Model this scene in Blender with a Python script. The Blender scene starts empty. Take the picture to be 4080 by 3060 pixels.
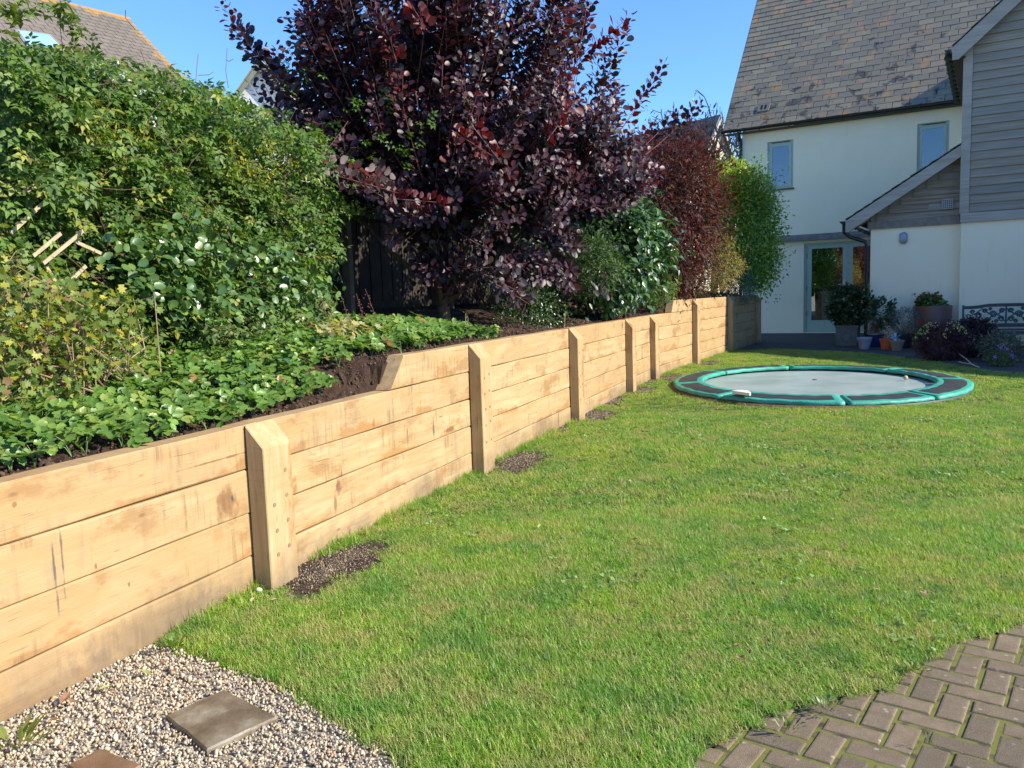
import bpy, math, random
import numpy as np
from mathutils import Vector, Matrix
random.seed(7); rng = np.random.default_rng(11)
R = math.radians
sc = bpy.context.scene
COL = sc.collection
# ------------------------------------------------------------------ camera
PITCH, ROLL, HC, FPX = R(6.15), R(-1.87), 1.43, 3200.0
_f = np.array([0, math.cos(PITCH), -math.sin(PITCH)]); _u0 = np.array([0, math.sin(PITCH), math.cos(PITCH)]); _r0 = np.array([1., 0, 0])
_r = math.cos(ROLL)*_r0 + math.sin(ROLL)*_u0; _u = -math.sin(ROLL)*_r0 + math.cos(ROLL)*_u0
CAM = np.array([0, 0, HC])
cd = bpy.data.cameras.new('camera'); cam = bpy.data.objects.new('camera', cd); COL.objects.link(cam)
cd.sensor_width = 36; cd.lens = FPX/4080*36; cd.clip_start = .05; cd.clip_end = 2000
cam.matrix_world = Matrix(((_r[0], _u[0], -_f[0], 0), (_r[1], _u[1], -_f[1], 0), (_r[2], _u[2], -_f[2], HC), (0, 0, 0, 1)))
sc.camera = cam
# ------------------------------------------------------------------ light
SUN_AZ, SUN_EL = R(108.4), R(32)          # clockwise from +Y
wd = bpy.data.worlds.new('World'); sc.world = wd; wd.use_nodes = True
wn = wd.node_tree; wn.nodes.clear()
sky = wn.nodes.new('ShaderNodeTexSky'); sky.sky_type = 'NISHITA'; sky.sun_disc = False
sky.sun_elevation = SUN_EL; sky.sun_rotation = SUN_AZ; sky.air_density = 1.1; sky.dust_density = 0.0; sky.ozone_density = 9.5; sky.altitude = 1400
bg = wn.nodes.new('ShaderNodeBackground'); bg.inputs[1].default_value = 0.15
wo = wn.nodes.new('ShaderNodeOutputWorld'); wn.links.new(sky.outputs[0], bg.inputs[0]); wn.links.new(bg.outputs[0], wo.inputs[0])
sd = bpy.data.lights.new('sun', 'SUN'); sd.energy = 4.4; sd.angle = R(.5); sd.color = (1, .915, .775)
so = bpy.data.objects.new('sun', sd); COL.objects.link(so)
sdir = Vector((math.sin(SUN_AZ)*math.cos(SUN_EL), math.cos(SUN_AZ)*math.cos(SUN_EL), math.sin(SUN_EL)))
so.rotation_euler = sdir.to_track_quat('Z', 'Y').to_euler()
sc.view_settings.view_transform = 'Standard'; sc.view_settings.look = 'None'
sc.view_settings.exposure = 1.08; sc.view_settings.gamma = 1; sc.view_settings.use_curve_mapping = False
sc.render.engine = 'CYCLES'
sc.cycles.max_bounces = 6; sc.cycles.transparent_max_bounces = 12
# ------------------------------------------------------------------ measuring helpers
def ray(x, y): return (x-2040)/FPX*_r - (y-1530)/FPX*_u + _f
def onz(x, y, z=0.): d = ray(x, y); return CAM + d*(z-HC)/d[2]
def onp(x, y, P, n): d = ray(x, y); return CAM + d*((np.array(P)-CAM) @ n)/(d @ n)
def aty(x, y, Y): d = ray(x, y); return CAM + d*Y/d[1]
# house axes: s to the right along the fronts, N away
TH = R(-31); EH = np.array([math.cos(TH), math.sin(TH), 0]); NH = np.array([-math.sin(TH), math.cos(TH), 0]); ZH = np.array([0, 0, 1.])
def hp(s, N, z): return EH*s + NH*N + ZH*z
# retaining wall axes: s along, t into the bank
W1 = np.array([.365, .931, 0]); P1 = np.array([.931, -.365, 0]); KS = 13.3; K0 = W1*KS - 2.685*P1
A2 = R(27); W2 = np.array([math.sin(A2), math.cos(A2), 0]); P2 = np.array([W2[1], -W2[0], 0])
def wp(s, t, z):
    if s < KS: return W1*s + P1*(-2.685-t) + ZH*z
    return K0 + W2*(s-KS) - P2*t + ZH*z
def wax(s): return (W1, P1) if s < KS else (W2, P2)
# ------------------------------------------------------------------ objects helpers
def tag(o, label=None, cat=None, group=None, kind=None):
    if label: o['label'] = label
    if cat: o['category'] = cat
    if group: o['group'] = group
    if kind: o['kind'] = kind
    return o
def thing(name, label, cat, loc=(0, 0, 0), group=None):
    o = bpy.data.objects.new(name, None); o.location = loc; o.empty_display_size = .1; COL.objects.link(o)
    return tag(o, label, cat, group)
def link(name, me, parent=None, M=None):
    o = bpy.data.objects.new(name, me); COL.objects.link(o)
    if parent is not None:
        o.parent = parent
        o.matrix_parent_inverse = world_of(parent).inverted()
    if M is not None: o.matrix_basis = M
    WORLD[o.name] = Matrix(M) if M is not None else Matrix.Identity(4)
    return o
WORLD = {}
def world_of(o):
    if o.name in WORLD: return WORLD[o.name]
    return Matrix.Translation(o.location)
class MB:
    def __init__(s): s.v = []; s.f = []; s.c = []
    def add(s, vs, fs, c=None):
        b = len(s.v); s.v += [tuple(map(float, p)) for p in vs]; s.f += [tuple(b+i for i in f) for f in fs]
        s.c += [c or (1, 1, 1)]*len(vs); return s
    def box(s, o, ax, ay, az, c=None):      # origin corner and three edge vectors
        o, ax, ay, az = map(np.array, (o, ax, ay, az))
        vs = [o, o+ax, o+ax+ay, o+ay, o+az, o+ax+az, o+ax+ay+az, o+ay+az]
        fs = [(0, 3, 2, 1), (4, 5, 6, 7), (0, 1, 5, 4), (1, 2, 6, 5), (2, 3, 7, 6), (3, 0, 4, 7)]
        if np.dot(np.cross(ax, ay), az) < 0: fs = [f[::-1] for f in fs]
        return s.add(vs, fs, c)
    def prism(s, poly, ext, c=None):         # planar polygon extruded by a vector
        n = len(poly); poly = [np.array(p, float) for p in poly]; ext = np.array(ext, float)
        fs = [tuple(range(n)), tuple(range(2*n-1, n-1, -1))] + [(i, i+n, (i+1) % n+n, (i+1) % n) for i in range(n)]
        return s.add(poly+[p+ext for p in poly], fs, c)
    def tube(s, pts, rad, k=6, c=None, cap=True):
        pts = [np.array(p, float) for p in pts]; n = len(pts)
        if not hasattr(rad, '__len__'): rad = [rad]*n
        b = len(s.v); up = np.array([.13, .21, 1.])
        for i, p in enumerate(pts):
            d = pts[min(i+1, n-1)]-pts[max(i-1, 0)]; d = d/(np.linalg.norm(d)+1e-9)
            a = np.cross(d, up)
            if np.linalg.norm(a) < .1: a = np.cross(d, [1, 0, 0.])
            a /= np.linalg.norm(a); bb = np.cross(d, a)
            for j in range(k):
                t = 2*math.pi*j/k; q = p+rad[i]*(math.cos(t)*a+math.sin(t)*bb); s.v.append(tuple(map(float, q))); s.c.append(c or (1, 1, 1))
        for i in range(n-1):
            for j in range(k): s.f.append((b+i*k+j, b+i*k+(j+1) % k, b+(i+1)*k+(j+1) % k, b+(i+1)*k+j))
        if cap: s.f.append(tuple(b+j for j in range(k))[::-1]); s.f.append(tuple(b+(n-1)*k+j for j in range(k)))
        return s
    def lathe(s, prof, cen=(0, 0, 0), k=24, c=None):
        b = len(s.v); cen = np.array(cen, float); n = len(prof)
        for r, z in prof:
            for j in range(k):
                t = 2*math.pi*j/k; s.v.append(tuple(map(float, cen+np.array([r*math.cos(t), r*math.sin(t), z])))); s.c.append(c or (1, 1, 1))
        for i in range(n-1):
            for j in range(k): s.f.append((b+i*k+j, b+i*k+(j+1) % k, b+(i+1)*k+(j+1) % k, b+(i+1)*k+j))
        return s
    def mesh(s, name, mat, smooth=False):
        me = bpy.data.meshes.new(name); me.from_pydata(s.v, [], s.f); me.materials.append(mat)
        a = me.color_attributes.new('col', 'FLOAT_COLOR', 'POINT')
        a.data.foreach_set('color', np.c_[np.array(s.c, float).reshape(-1, 3), np.ones(len(s.v))].ravel().astype(np.float32))
        if smooth: me.polygons.foreach_set('use_smooth', [True]*len(me.polygons))
        me.update(); return me
    def obj(s, name, mat, parent=None, M=None, smooth=False):
        o = link(name, s.mesh(name, mat, smooth), parent, M)
        if name in ('stems', 'twigs', 'stalks', 'flower_stalks', 'seed_heads'): o['kind'] = 'stuff'
        return o
# ------------------------------------------------------------------ materials
class NT:
    def __init__(s, name):
        s.m = bpy.data.materials.new(name); s.m.use_nodes = True; s.t = s.m.node_tree; s.t.nodes.clear()
        s.out = s.t.nodes.new('ShaderNodeOutputMaterial')
    def n(s, ty, **kw):
        nd = s.t.nodes.new(ty)
        for k, v in kw.items():
            if k.startswith('i_'):
                key = k[2:]; nd.inputs[int(key) if key.isdigit() else key].default_value = v
            else: setattr(nd, k, v)
        return nd
    def l(s, a, b): s.t.links.new(a, b)
    def val(s, x, sock):
        if hasattr(x, 'is_linked') or hasattr(x, 'links'): s.l(x, sock)
        else: sock.default_value = x
    def math(s, op, a, b=0., clamp=False):
        nd = s.n('ShaderNodeMath', operation=op, use_clamp=clamp); s.val(a, nd.inputs[0]); s.val(b, nd.inputs[1]); return nd.outputs[0]
    def mix(s, fac, a, b, blend='MIX'):
        nd = s.n('ShaderNodeMix', data_type='RGBA', blend_type=blend); s.val(fac, nd.inputs[0])
        for x, k in ((a, 6), (b, 7)):
            if isinstance(x, tuple): nd.inputs[k].default_value = (*x[:3], 1)
            else: s.l(x, nd.inputs[k])
        return nd.outputs[2]
    def ramp(s, fac, stops, interp='LINEAR'):
        nd = s.n('ShaderNodeValToRGB'); s.l(fac, nd.inputs[0]); cr = nd.color_ramp; cr.interpolation = interp
        while len(cr.elements) < len(stops): cr.elements.new(.5)
        for e_, (p, c) in zip(cr.elements, stops): e_.position = p; e_.color = (*c, 1) if isinstance(c, tuple) else (c, c, c, 1)
        return nd.outputs[0]
    def noise(s, vec, scale, detail=4, rough=.55, dist=0., dim='3D'):
        nd = s.n('ShaderNodeTexNoise', noise_dimensions=dim); s.l(vec, nd.inputs['Vector'])
        nd.inputs['Scale'].default_value = scale; nd.inputs['Detail'].default_value = detail
        nd.inputs['Roughness'].default_value = rough; nd.inputs['Distortion'].default_value = dist; return nd.outputs[0]
    def vmap(s, vec, scale=(1, 1, 1), loc=None):
        nd = s.n('ShaderNodeMapping'); s.l(vec, nd.inputs[0]); nd.inputs['Scale'].default_value = scale
        if loc is not None: s.l(loc, nd.inputs['Location'])
        return nd.outputs[0]
    def obj(s): return s.n('ShaderNodeTexCoord').outputs['Object']
    def pos(s): return s.n('ShaderNodeNewGeometry').outputs['Position']
    def attr(s): return s.n('ShaderNodeAttribute', attribute_name='col').outputs['Color']
    def rnd(s): return s.n('ShaderNodeObjectInfo').outputs['Random']
    def bump(s, h, strength=.3, dist=.01):
        nd = s.n('ShaderNodeBump'); nd.inputs['Strength'].default_value = strength; nd.inputs['Distance'].default_value = dist
        s.l(h, nd.inputs['Height']); return nd.outputs[0]
    def bsdf(s, col, rough=.6, bump=None, spec=.5, metal=0.):
        nd = s.n('ShaderNodeBsdfPrincipled')
        if isinstance(col, tuple): nd.inputs['Base Color'].default_value = (*col, 1)
        else: s.l(col, nd.inputs['Base Color'])
        s.val(rough, nd.inputs['Roughness']); nd.inputs['Specular IOR Level'].default_value = spec; nd.inputs['Metallic'].default_value = metal
        if bump is not None: s.l(bump, nd.inputs['Normal'])
        s.l(nd.outputs[0], s.out.inputs[0]); return nd
def plain(name, c, rough=.6, var=.12, scale=8, spec=.5, bump=.15, metal=0.):
    t = NT(name); p = t.pos(); nz = t.noise(p, scale, 5)
    col = t.mix(t.ramp(nz, [(.3, 0.), (.7, 1.)]), tuple(x*(1-var) for x in c), tuple(min(1, x*(1+var)) for x in c))
    t.bsdf(col, rough, t.bump(t.noise(p, scale*8, 3), bump, .004), spec, metal); return t.m
BRN, ORG, BLK, RST = (.17, .08, .03), (.34, .165, .05), (.055, .05, .055), (.15, .06, .035)
STAINS = [(905, 2010, .085, .11, BRN, .75), (925, 1985, .012, .02, BLK, .9), (870, 2130, .05, .06, ORG, .5), (212, 2230, .007, .10, BLK, .75), (247, 2225, .007, .13, BLK, .7), (232, 2400, .006, .06, BLK, .6), (382, 2255, .012, .02, BRN, .8), (515, 2330, .01, .012, BRN, .8),
    (1350, 1940, .035, .05, RST, .85), (1338, 2010, .02, .08, RST, .7), (1362, 1885, .012, .035, BLK, .7), (1395, 2130, .03, .07, RST, .85), (1345, 2150, .012, .05, RST, .7), (1455, 1700, .11, .028, ORG, .8), (1490, 1690, .02, .05, BRN, .6), (1625, 1740, .012, .09, BLK, .5), (1728, 1715, .016, .09, BLK, .75), (1790, 1712, .12, .022, BRN, .8), (1600, 1800, .35, .016, ORG, .75),
    (1755, 1660, .04, .008, BLK, .6), (2030, 1640, .25, .02, ORG, .85), (2010, 1725, .3, .014, ORG, .7), (2420, 1535, .5, .018, ORG, .8), (2400, 1590, .25, .025, ORG, .7), (2160, 1680, .25, .05, BLK, .35), (880, 1830, .30, .006, BRN, .8), (640, 2480, .5, .10, BLK, .28), (330, 2700, .22, .08, BLK, .25), (800, 2420, .25, .07, BLK, .3), (60, 2010, .01, .01, BRN, .7), (1640, 1530, .02, .10, BLK, .3), (2355, 1440, .02, .09, BLK, .4)]
def m_oak(post=False):
    t = NT('oak_post' if post else 'oak_sleeper'); o = t.obj(); r = t.rnd(); off = t.n('ShaderNodeCombineXYZ')
    t.l(t.math('MULTIPLY', r, 37.), off.inputs[0]); t.l(t.math('MULTIPLY', r, 11.), off.inputs[1]); t.l(t.math('MULTIPLY', r, 23.), off.inputs[2])
    g = t.vmap(o, (1.3, 14, 14), off.outputs[0]); gr = t.noise(g, 1.6, 6, .6, .6); fine = t.noise(t.vmap(o, (6, 120, 120), off.outputs[0]), 1.5, 3)
    base = t.ramp(gr, [(.3, (.36, .238, .112)), (.5, (.43, .298, .150)), (.72, (.50, .372, .205))])
    base = t.mix(t.math('MULTIPLY', t.math('GREATER_THAN', r, .62), .4), base, (.40, .262, .125))
    base = t.mix(t.ramp(fine, [(.45, 0.), (.75, .2)]), base, (.27, .165, .075))
    r2 = t.n('ShaderNodeMath', operation='FRACT'); t.l(t.math('MULTIPLY', r, 7.31), r2.inputs[0]); base = t.mix(t.math('MULTIPLY', r2.outputs[0], .45), base, (.33, .205, .09))
    # broad warm cloudiness
    br = t.noise(t.vmap(o, (1.2, 2, 3), off.outputs[0]), 1.7, 3); base = t.mix(t.ramp(br, [(.45, 0.), (.72, .5)]), base, (.38, .225, .09))
    sep = t.n('ShaderNodeSeparateXYZ'); t.l(o, sep.inputs[0]); z = sep.outputs[2]
    # orange tannin bleed along joints
    wob = t.noise(t.vmap(o, (1.5, 2, 3), off.outputs[0]), 1.4, 7, .62); edge = t.math('ADD', t.math('MULTIPLY', z, -9.), t.math('MULTIPLY', t.math('SUBTRACT', wob, .545), 6.5))
    base = t.mix(t.ramp(edge, [(.62, 0.), (.85, .45), (1., .7)]), base, (.30, .15, .05))
    # dark blue-grey iron streaks and water runs, vertical
    sx = t.noise(t.vmap(o, (26, 3, 1.9), off.outputs[0]), 1., 4, .6); cl = t.noise(t.vmap(o, (1.3, 1, 3.5), off.outputs[0]), 1.3, 2)
    st = t.math('MULTIPLY', t.ramp(sx, [(.5, 0.), (.66, 1.)]), t.ramp(cl, [(.46, 0.), (.58, 1.)])); base = t.mix(t.math('MULTIPLY', st, 0. if post else .32), base, (.13, .105, .09))
    sx2 = t.noise(t.vmap(o, (30, 3, 2.4), off.outputs[0]), 1., 5, .7); cl2 = t.noise(t.vmap(o, (.9, 1, 2.), off.outputs[0]), 2.3, 2)
    st2 = t.math('MULTIPLY', t.ramp(sx2, [(.5, 0.), (.66, 1.)]), t.ramp(cl2, [(.54, 0.), (.60, 1.)])); base = t.mix(t.math('MULTIPLY', st2, .15 if post else .5), base, (.14, .075, .03))
    # single stains, drips and knots where this wall has them
    if not post:
        wob2 = t.noise(t.vmap(t.pos(), (9, 9, 5)), 2.2, 5, .7)
        for x, y, rs_, rz_, c_, k_ in STAINS:
            c3 = onp(x, y, P1*-2.685, P1); sb_ = t.n('ShaderNodeVectorMath', operation='SUBTRACT'); t.l(t.pos(), sb_.inputs[0]); sb_.inputs[1].default_value = tuple(c3)
            dt = t.n('ShaderNodeVectorMath', operation='DOT_PRODUCT'); t.l(sb_.outputs[0], dt.inputs[0]); dt.inputs[1].default_value = tuple(W1/rs_); sz_ = t.n('ShaderNodeSeparateXYZ'); t.l(sb_.outputs[0], sz_.inputs[0])
            a_ = t.math('POWER', dt.outputs['Value'], 2.); b_ = t.math('POWER', t.math('MULTIPLY', sz_.outputs[2], 1/rz_), 2.); dd_ = t.math('ADD', t.math('SQRT', t.math('ADD', a_, b_)), t.math('MULTIPLY', t.math('SUBTRACT', wob2, .5), 2.4))
            base = t.mix(t.ramp(dd_, [(.45, k_), (1., 0.)]), base, c_)
    # fine drying checks along the grain
    ck = t.noise(t.vmap(o, (2.2, 60, 60), off.outputs[0]), 1.2, 2, .5, 1.5); ckm = t.ramp(ck, [(.30, 1.), (.325, 0.)]); clk = t.ramp(t.noise(t.vmap(o, (1.6, 5, 5), off.outputs[0]), 1.2, 2), [(.5, 0.), (.6, 1.)])
    ckk = t.math('MULTIPLY', ckm, clk); base = t.mix(t.math('MULTIPLY', ckk, .6), base, (.16, .09, .04))
    # knots
    vo = t.n('ShaderNodeTexVoronoi', feature='F1'); t.l(t.vmap(o, (1.8, 4.2, 4.2), off.outputs[0]), vo.inputs['Vector']); vo.inputs['Scale'].default_value = 1.5
    kn = t.ramp(t.math('ADD', vo.outputs['Distance'], t.math('MULTIPLY', fine, .05)), [(.05, 1.), (.095, 0.)]); stn = t.ramp(t.noise(t.vmap(o, (1.1, 2, 2.4), off.outputs[0]), 1.9, 6, .7), [(.555, 0.), (.64, .7)]); base = t.mix(stn, base, (.27, .15, .06)); base = t.mix(t.math('MULTIPLY', kn, .7), base, (.17, .09, .04))
    # soil splash on the lowest course
    wz = t.n('ShaderNodeSeparateXYZ'); t.l(t.pos(), wz.inputs[0]); dn = t.noise(t.pos(), 1.7, 6, .7)
    dm = t.math('ADD', t.math('MULTIPLY', wz.outputs[2], -3.2), t.math('MULTIPLY', t.math('SUBTRACT', dn, .23), 2.9)); dmr = t.ramp(dm, [(.15, 0.), (.9, .7)]); base = t.mix(dmr, base, (.16, .115, .07))
    h = t.math('ADD', t.math('MULTIPLY', fine, .5), t.math('MULTIPLY', gr, .6)); h = t.math('SUBTRACT', h, t.math('MULTIPLY', ckk, .8))
    t.bsdf(base, .72, t.bump(h, .35, .006), .3); return t.m
def m_foliage(name, rough=.45, trans=.35, tcol=(1.4, 1.5, .6), spec=.5, var=.25):
    t = NT(name); c = t.attr(); p = t.pos(); nz = t.noise(p, 40, 3)
    c2 = t.mix(t.ramp(nz, [(.3, 0.), (.7, var)]), c, t.mix(1., c, (.55, .55, .5), 'MULTIPLY'))
    pb = t.bsdf(c2, rough, t.bump(t.noise(p, 130, 2), .2, .003), spec)
    tr = t.n('ShaderNodeBsdfTranslucent'); t.l(t.mix(1., c2, tcol, 'MULTIPLY'), tr.inputs[0])
    mx = t.n('ShaderNodeMixShader'); mx.inputs[0].default_value = trans; t.l(pb.outputs[0], mx.inputs[1]); t.l(tr.outputs[0], mx.inputs[2]); t.l(mx.outputs[0], t.out.inputs[0]); return t.m
def m_soil(name='soil', a=(.045, .028, .018), b=(.10, .065, .042), sc_=14):
    t = NT(name); p = t.pos(); n1 = t.noise(p, sc_, 8, .7); n2 = t.noise(p, 90, 4, .7)
    col = t.ramp(n1, [(.3, a), (.7, b)]); h = t.math('ADD', n1, t.math('MULTIPLY', n2, .5)); t.bsdf(col, .95, t.bump(h, .9, .03), .2); return t.m
def m_render():
    t = NT('wall_render'); p = t.pos(); n1 = t.noise(p, .9, 4, .6); n2 = t.noise(p, 60, 3, .6); n3 = t.noise(t.vmap(p, (6, 6, .7)), 1., 4)
    col = t.mix(t.ramp(n1, [(.35, 0.), (.7, 1.)]), (.86, .765, .55), (.90, .81, .60)); col = t.mix(t.ramp(n3, [(.58, 0.), (.8, .3)]), col, (.66, .58, .41))
    t.bsdf(col, .9, t.bump(n2, .12, .004), .2); return t.m
def m_slate():
    t = NT('slate'); c = t.attr(); p = t.pos(); n1 = t.noise(p, 2.6, 6, .62, .3); n2 = t.noise(p, 30, 4)
    lich = t.noise(t.vmap(p, (2.6, 2.6, .75)), .9, 3, .5); base = t.mix(t.ramp(n2, [(.3, 0.), (.7, .35)]), c, (.16, .16, .15))
    sp = t.n('ShaderNodeSeparateXYZ'); t.l(p, sp.inputs[0]); low = t.ramp(t.math('ADD', t.math('MULTIPLY', sp.outputs[2], -.13), t.math('MULTIPLY', n1, 1.0)), [(0, 0.), (1, 0.)])
    dk = t.math('ADD', n1, t.math('MULTIPLY', sp.outputs[2], -.028)); base = t.mix(t.ramp(dk, [(.365, 0.), (.385, .85)]), base, (.06, .056, .045))
    base = t.mix(t.ramp(lich, [(.585, 0.), (.68, .65)]), base, (.38, .205, .085)); t.bsdf(base, .5, t.bump(n2, .25, .006), .5); return t.m
def m_weathered(name, a=(.22, .185, .14), b=(.38, .325, .25)):
    t = NT(name); o = t.pos(); r = t.rnd(); off = t.n('ShaderNodeCombineXYZ'); t.l(t.math('MULTIPLY', r, 19.), off.inputs[0])
    d = t.n('ShaderNodeVectorRotate', rotation_type='Z_AXIS'); t.l(o, d.inputs['Vector']); d.inputs['Angle'].default_value = -TH
    g = t.noise(t.vmap(d.outputs[0], (.8, 18, 22), off.outputs[0]), 1.5, 5, .6, .3); col = t.ramp(g, [(.3, a), (.7, b)])
    br = t.noise(t.vmap(d.outputs[0], (.6, 2, 3), off.outputs[0]), 1.1, 3); col = t.mix(t.ramp(br, [(.5, 0.), (.8, .5)]), col, (.24, .17, .10))
    col = t.mix(t.math('MULTIPLY', r, .35), col, (.17, .18, .19)); t.bsdf(col, .8, t.bump(g, .3, .005), .3); return t.m
def m_glass(name, refl=.3, tint=(.02, .03, .035), rough=.01):
    t = NT(name); g = t.n('ShaderNodeBsdfGlossy'); g.inputs['Roughness'].default_value = rough; g.inputs[0].default_value = (.9, .95, 1, 1)
    tr = t.n('ShaderNodeBsdfTransparent'); tr.inputs[0].default_value = (.55, .6, .6, 1); lw = t.n('ShaderNodeFresnel'); lw.inputs[0].default_value = 1.5
    fac = t.math('ADD', t.math('MULTIPLY', lw.outputs[0], 1.5), refl, True); mx = t.n('ShaderNodeMixShader'); t.l(fac, mx.inputs[0]); t.l(tr.outputs[0], mx.inputs[1]); t.l(g.outputs[0], mx.inputs[2]); t.l(mx.outputs[0], t.out.inputs[0]); return t.m
OAK = m_oak(); OAKP = m_oak(True); SOIL = m_soil(); REND = m_render(); SLATE = m_slate(); CLAD = m_weathered('weathered_cladding'); CLAD2 = m_weathered('brown_weathered_cladding', (.15, .11, .07), (.34, .275, .20)); TRIM = m_weathered('weathered_trim', (.31, .275, .225), (.45, .405, .34))
BLACKP = plain('black_gutter_plastic', (.010, .012, .013), .35, .1); SAGE = plain('sage_green_frame_paint', (.37, .46, .39), .45, .05); GLASS = m_glass('window_glass', .07); DGLASS = m_glass('door_glass', .34)
DARKROOM = plain('dark_room', (.05, .045, .04), .9); PIN = plain('old_fence_timber', (.034, .028, .021), .85, .3, 6, .3); BARK = plain('bark', (.12, .085, .055), .9, .35, 25, .2, .5)
REDTWIG = plain('red_twig', (.32, .07, .07), .6); TANTWIG = plain('tan_twig', (.30, .21, .12), .8, .2); GREENSTEM = plain('green_stem', (.12, .2, .05), .6)
# ------------------------------------------------------------------ leaf engine
def fan(rim, cen): return np.array([cen]+rim, float), [(0, i, i % len(rim)+1) for i in range(1, len(rim)+1)]
T_OV = (np.array([(0, 0, 0), (-.27, .38, .07), (0, .45, -.03), (.27, .38, .07), (0, 1, -.14)], float), [(0, 3, 2), (0, 2, 1), (2, 3, 4), (1, 2, 4)])
T_LANCE = (np.array([(0, 0, 0), (-.13, .4, .03), (0, .45, -.02), (.13, .4, .03), (0, 1, -.12)], float), [(0, 3, 2), (0, 2, 1), (2, 3, 4), (1, 2, 4)])
T_RND = fan([(0, 0, 0), (.26, .22, .03), (.39, .55, .06), (.3, .9, .05), (0, 1.04, 0), (-.3, .9, .05), (-.39, .55, .06), (-.26, .22, .03)], (0, .55, -.04))
T_DISC = fan([(.5*math.cos(a), .5+.5*math.sin(a), .04*math.cos(3*a)) for a in [2*math.pi*i/10-.5*math.pi for i in range(10)]], (0, .45, -.08))
_teeth = []
for i in range(9):
    a = i/8; x = .40*math.sin(math.pi*(a*.86+.07)); y = a*1.0; _teeth.append((x*(1.0 if i % 2 else .78), y, .16*x))
T_TOO = fan([(0, 0, 0)]+[(x, y+.02, z) for x, y, z in _teeth[1:-1]]+[(.1, .98, -.05), (0, .93, -.05), (-.1, .98, -.05)]+[(-x, y+.02, z) for x, y, z in _teeth[1:-1]][::-1], (0, .5, -.06))
T_LOB = fan([(0, 0, 0), (.34, .02, .04), (.26, .26, 0), (.56, .42, .07), (.3, .55, 0), (.32, .86, .03), (.1, .74, 0), (0, 1, -.08), (-.1, .74, 0), (-.32, .86, .03), (-.3, .55, 0), (-.56, .42, .07), (-.26, .26, 0), (-.34, .02, .04)], (0, .42, -.04))
def multi(T, angs, lens, petiole=.0):
    V = []; F = []
    for a, L in zip(angs, lens):
        v = T[0].copy()*L; v[:, 1] += petiole; c, s = math.cos(a), math.sin(a); q = v.copy(); q[:, 0] = c*v[:, 0]+s*v[:, 1]; q[:, 1] = -s*v[:, 0]+c*v[:, 1]
        b = sum(len(x) for x in V); V.append(q); F += [tuple(b+i for i in f) for f in T[1]]
    return np.vstack(V), F
T_TRI = multi(T_OV, [0, 1.15, -1.15], [.72, .62, .62], .06); T_PIN = multi(T_OV, [0], [.46], .55)
for _y, _a in ((.46, 1.05), (.46, -1.05), (.12, 1.2), (.12, -1.2)):
    _m = multi(T_OV, [_a], [.42], .03); _v = _m[0].copy(); _v[:, 1] += _y; _v[:, 2] -= .10*abs(_v[:, 0]); _b = len(T_PIN[0]); T_PIN = (np.vstack([T_PIN[0], _v]), T_PIN[1]+[tuple(_b+i for i in f) for f in _m[1]])
T_X = T_PIN; T_STR = multi(T_TOO, [0, 1.35, -1.35], [.6, .56, .56], .05)
def unit(a): return a/(np.linalg.norm(a, axis=-1, keepdims=True)+1e-9)
def frames(pos, axis, nrm):
    y = unit(axis); x = unit(np.cross(y, nrm)); z = np.cross(x, y); return x, y, z
def leaf_mesh(name, T, pos, axis, nrm, size, col, mat):
    n = len(pos); tv, tf = T; k = len(tv); x, y, z = frames(pos, axis, nrm)
    V = pos[:, None, :] + size[:, None, None]*(tv[None, :, 0, None]*x[:, None, :] + tv[None, :, 1, None]*y[:, None, :] + tv[None, :, 2, None]*z[:, None, :])
    V = V.reshape(-1, 3).astype(np.float32); tf = np.array([f for f in tf], np.int32); F = (tf[None]+(np.arange(n)*k)[:, None, None]).reshape(-1, 3)
    me = bpy.data.meshes.new(name); me.vertices.add(len(V)); me.vertices.foreach_set('co', V.ravel())
    me.loops.add(F.size); me.loops.foreach_set('vertex_index', F.ravel().astype(np.int32)); me.polygons.add(len(F))
    me.polygons.foreach_set('loop_start', (np.arange(len(F))*3).astype(np.int32)); me.polygons.foreach_set('loop_total', np.full(len(F), 3, np.int32))
    a = me.color_attributes.new('col', 'FLOAT_COLOR', 'POINT'); a.data.foreach_set('color', np.repeat(np.c_[col, np.ones(n)], k, axis=0).astype(np.float32).ravel())
    me.materials.append(mat); me.update(calc_edges=True); me.validate(); return me
def cols(n, pal, w=None, j=.12):
    pal = np.array(pal, float); i = rng.choice(len(pal), n, p=w); c = pal[i]*(1+rng.normal(0, j, (n, 1))); return np.clip(c, .003, 1)
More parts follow.
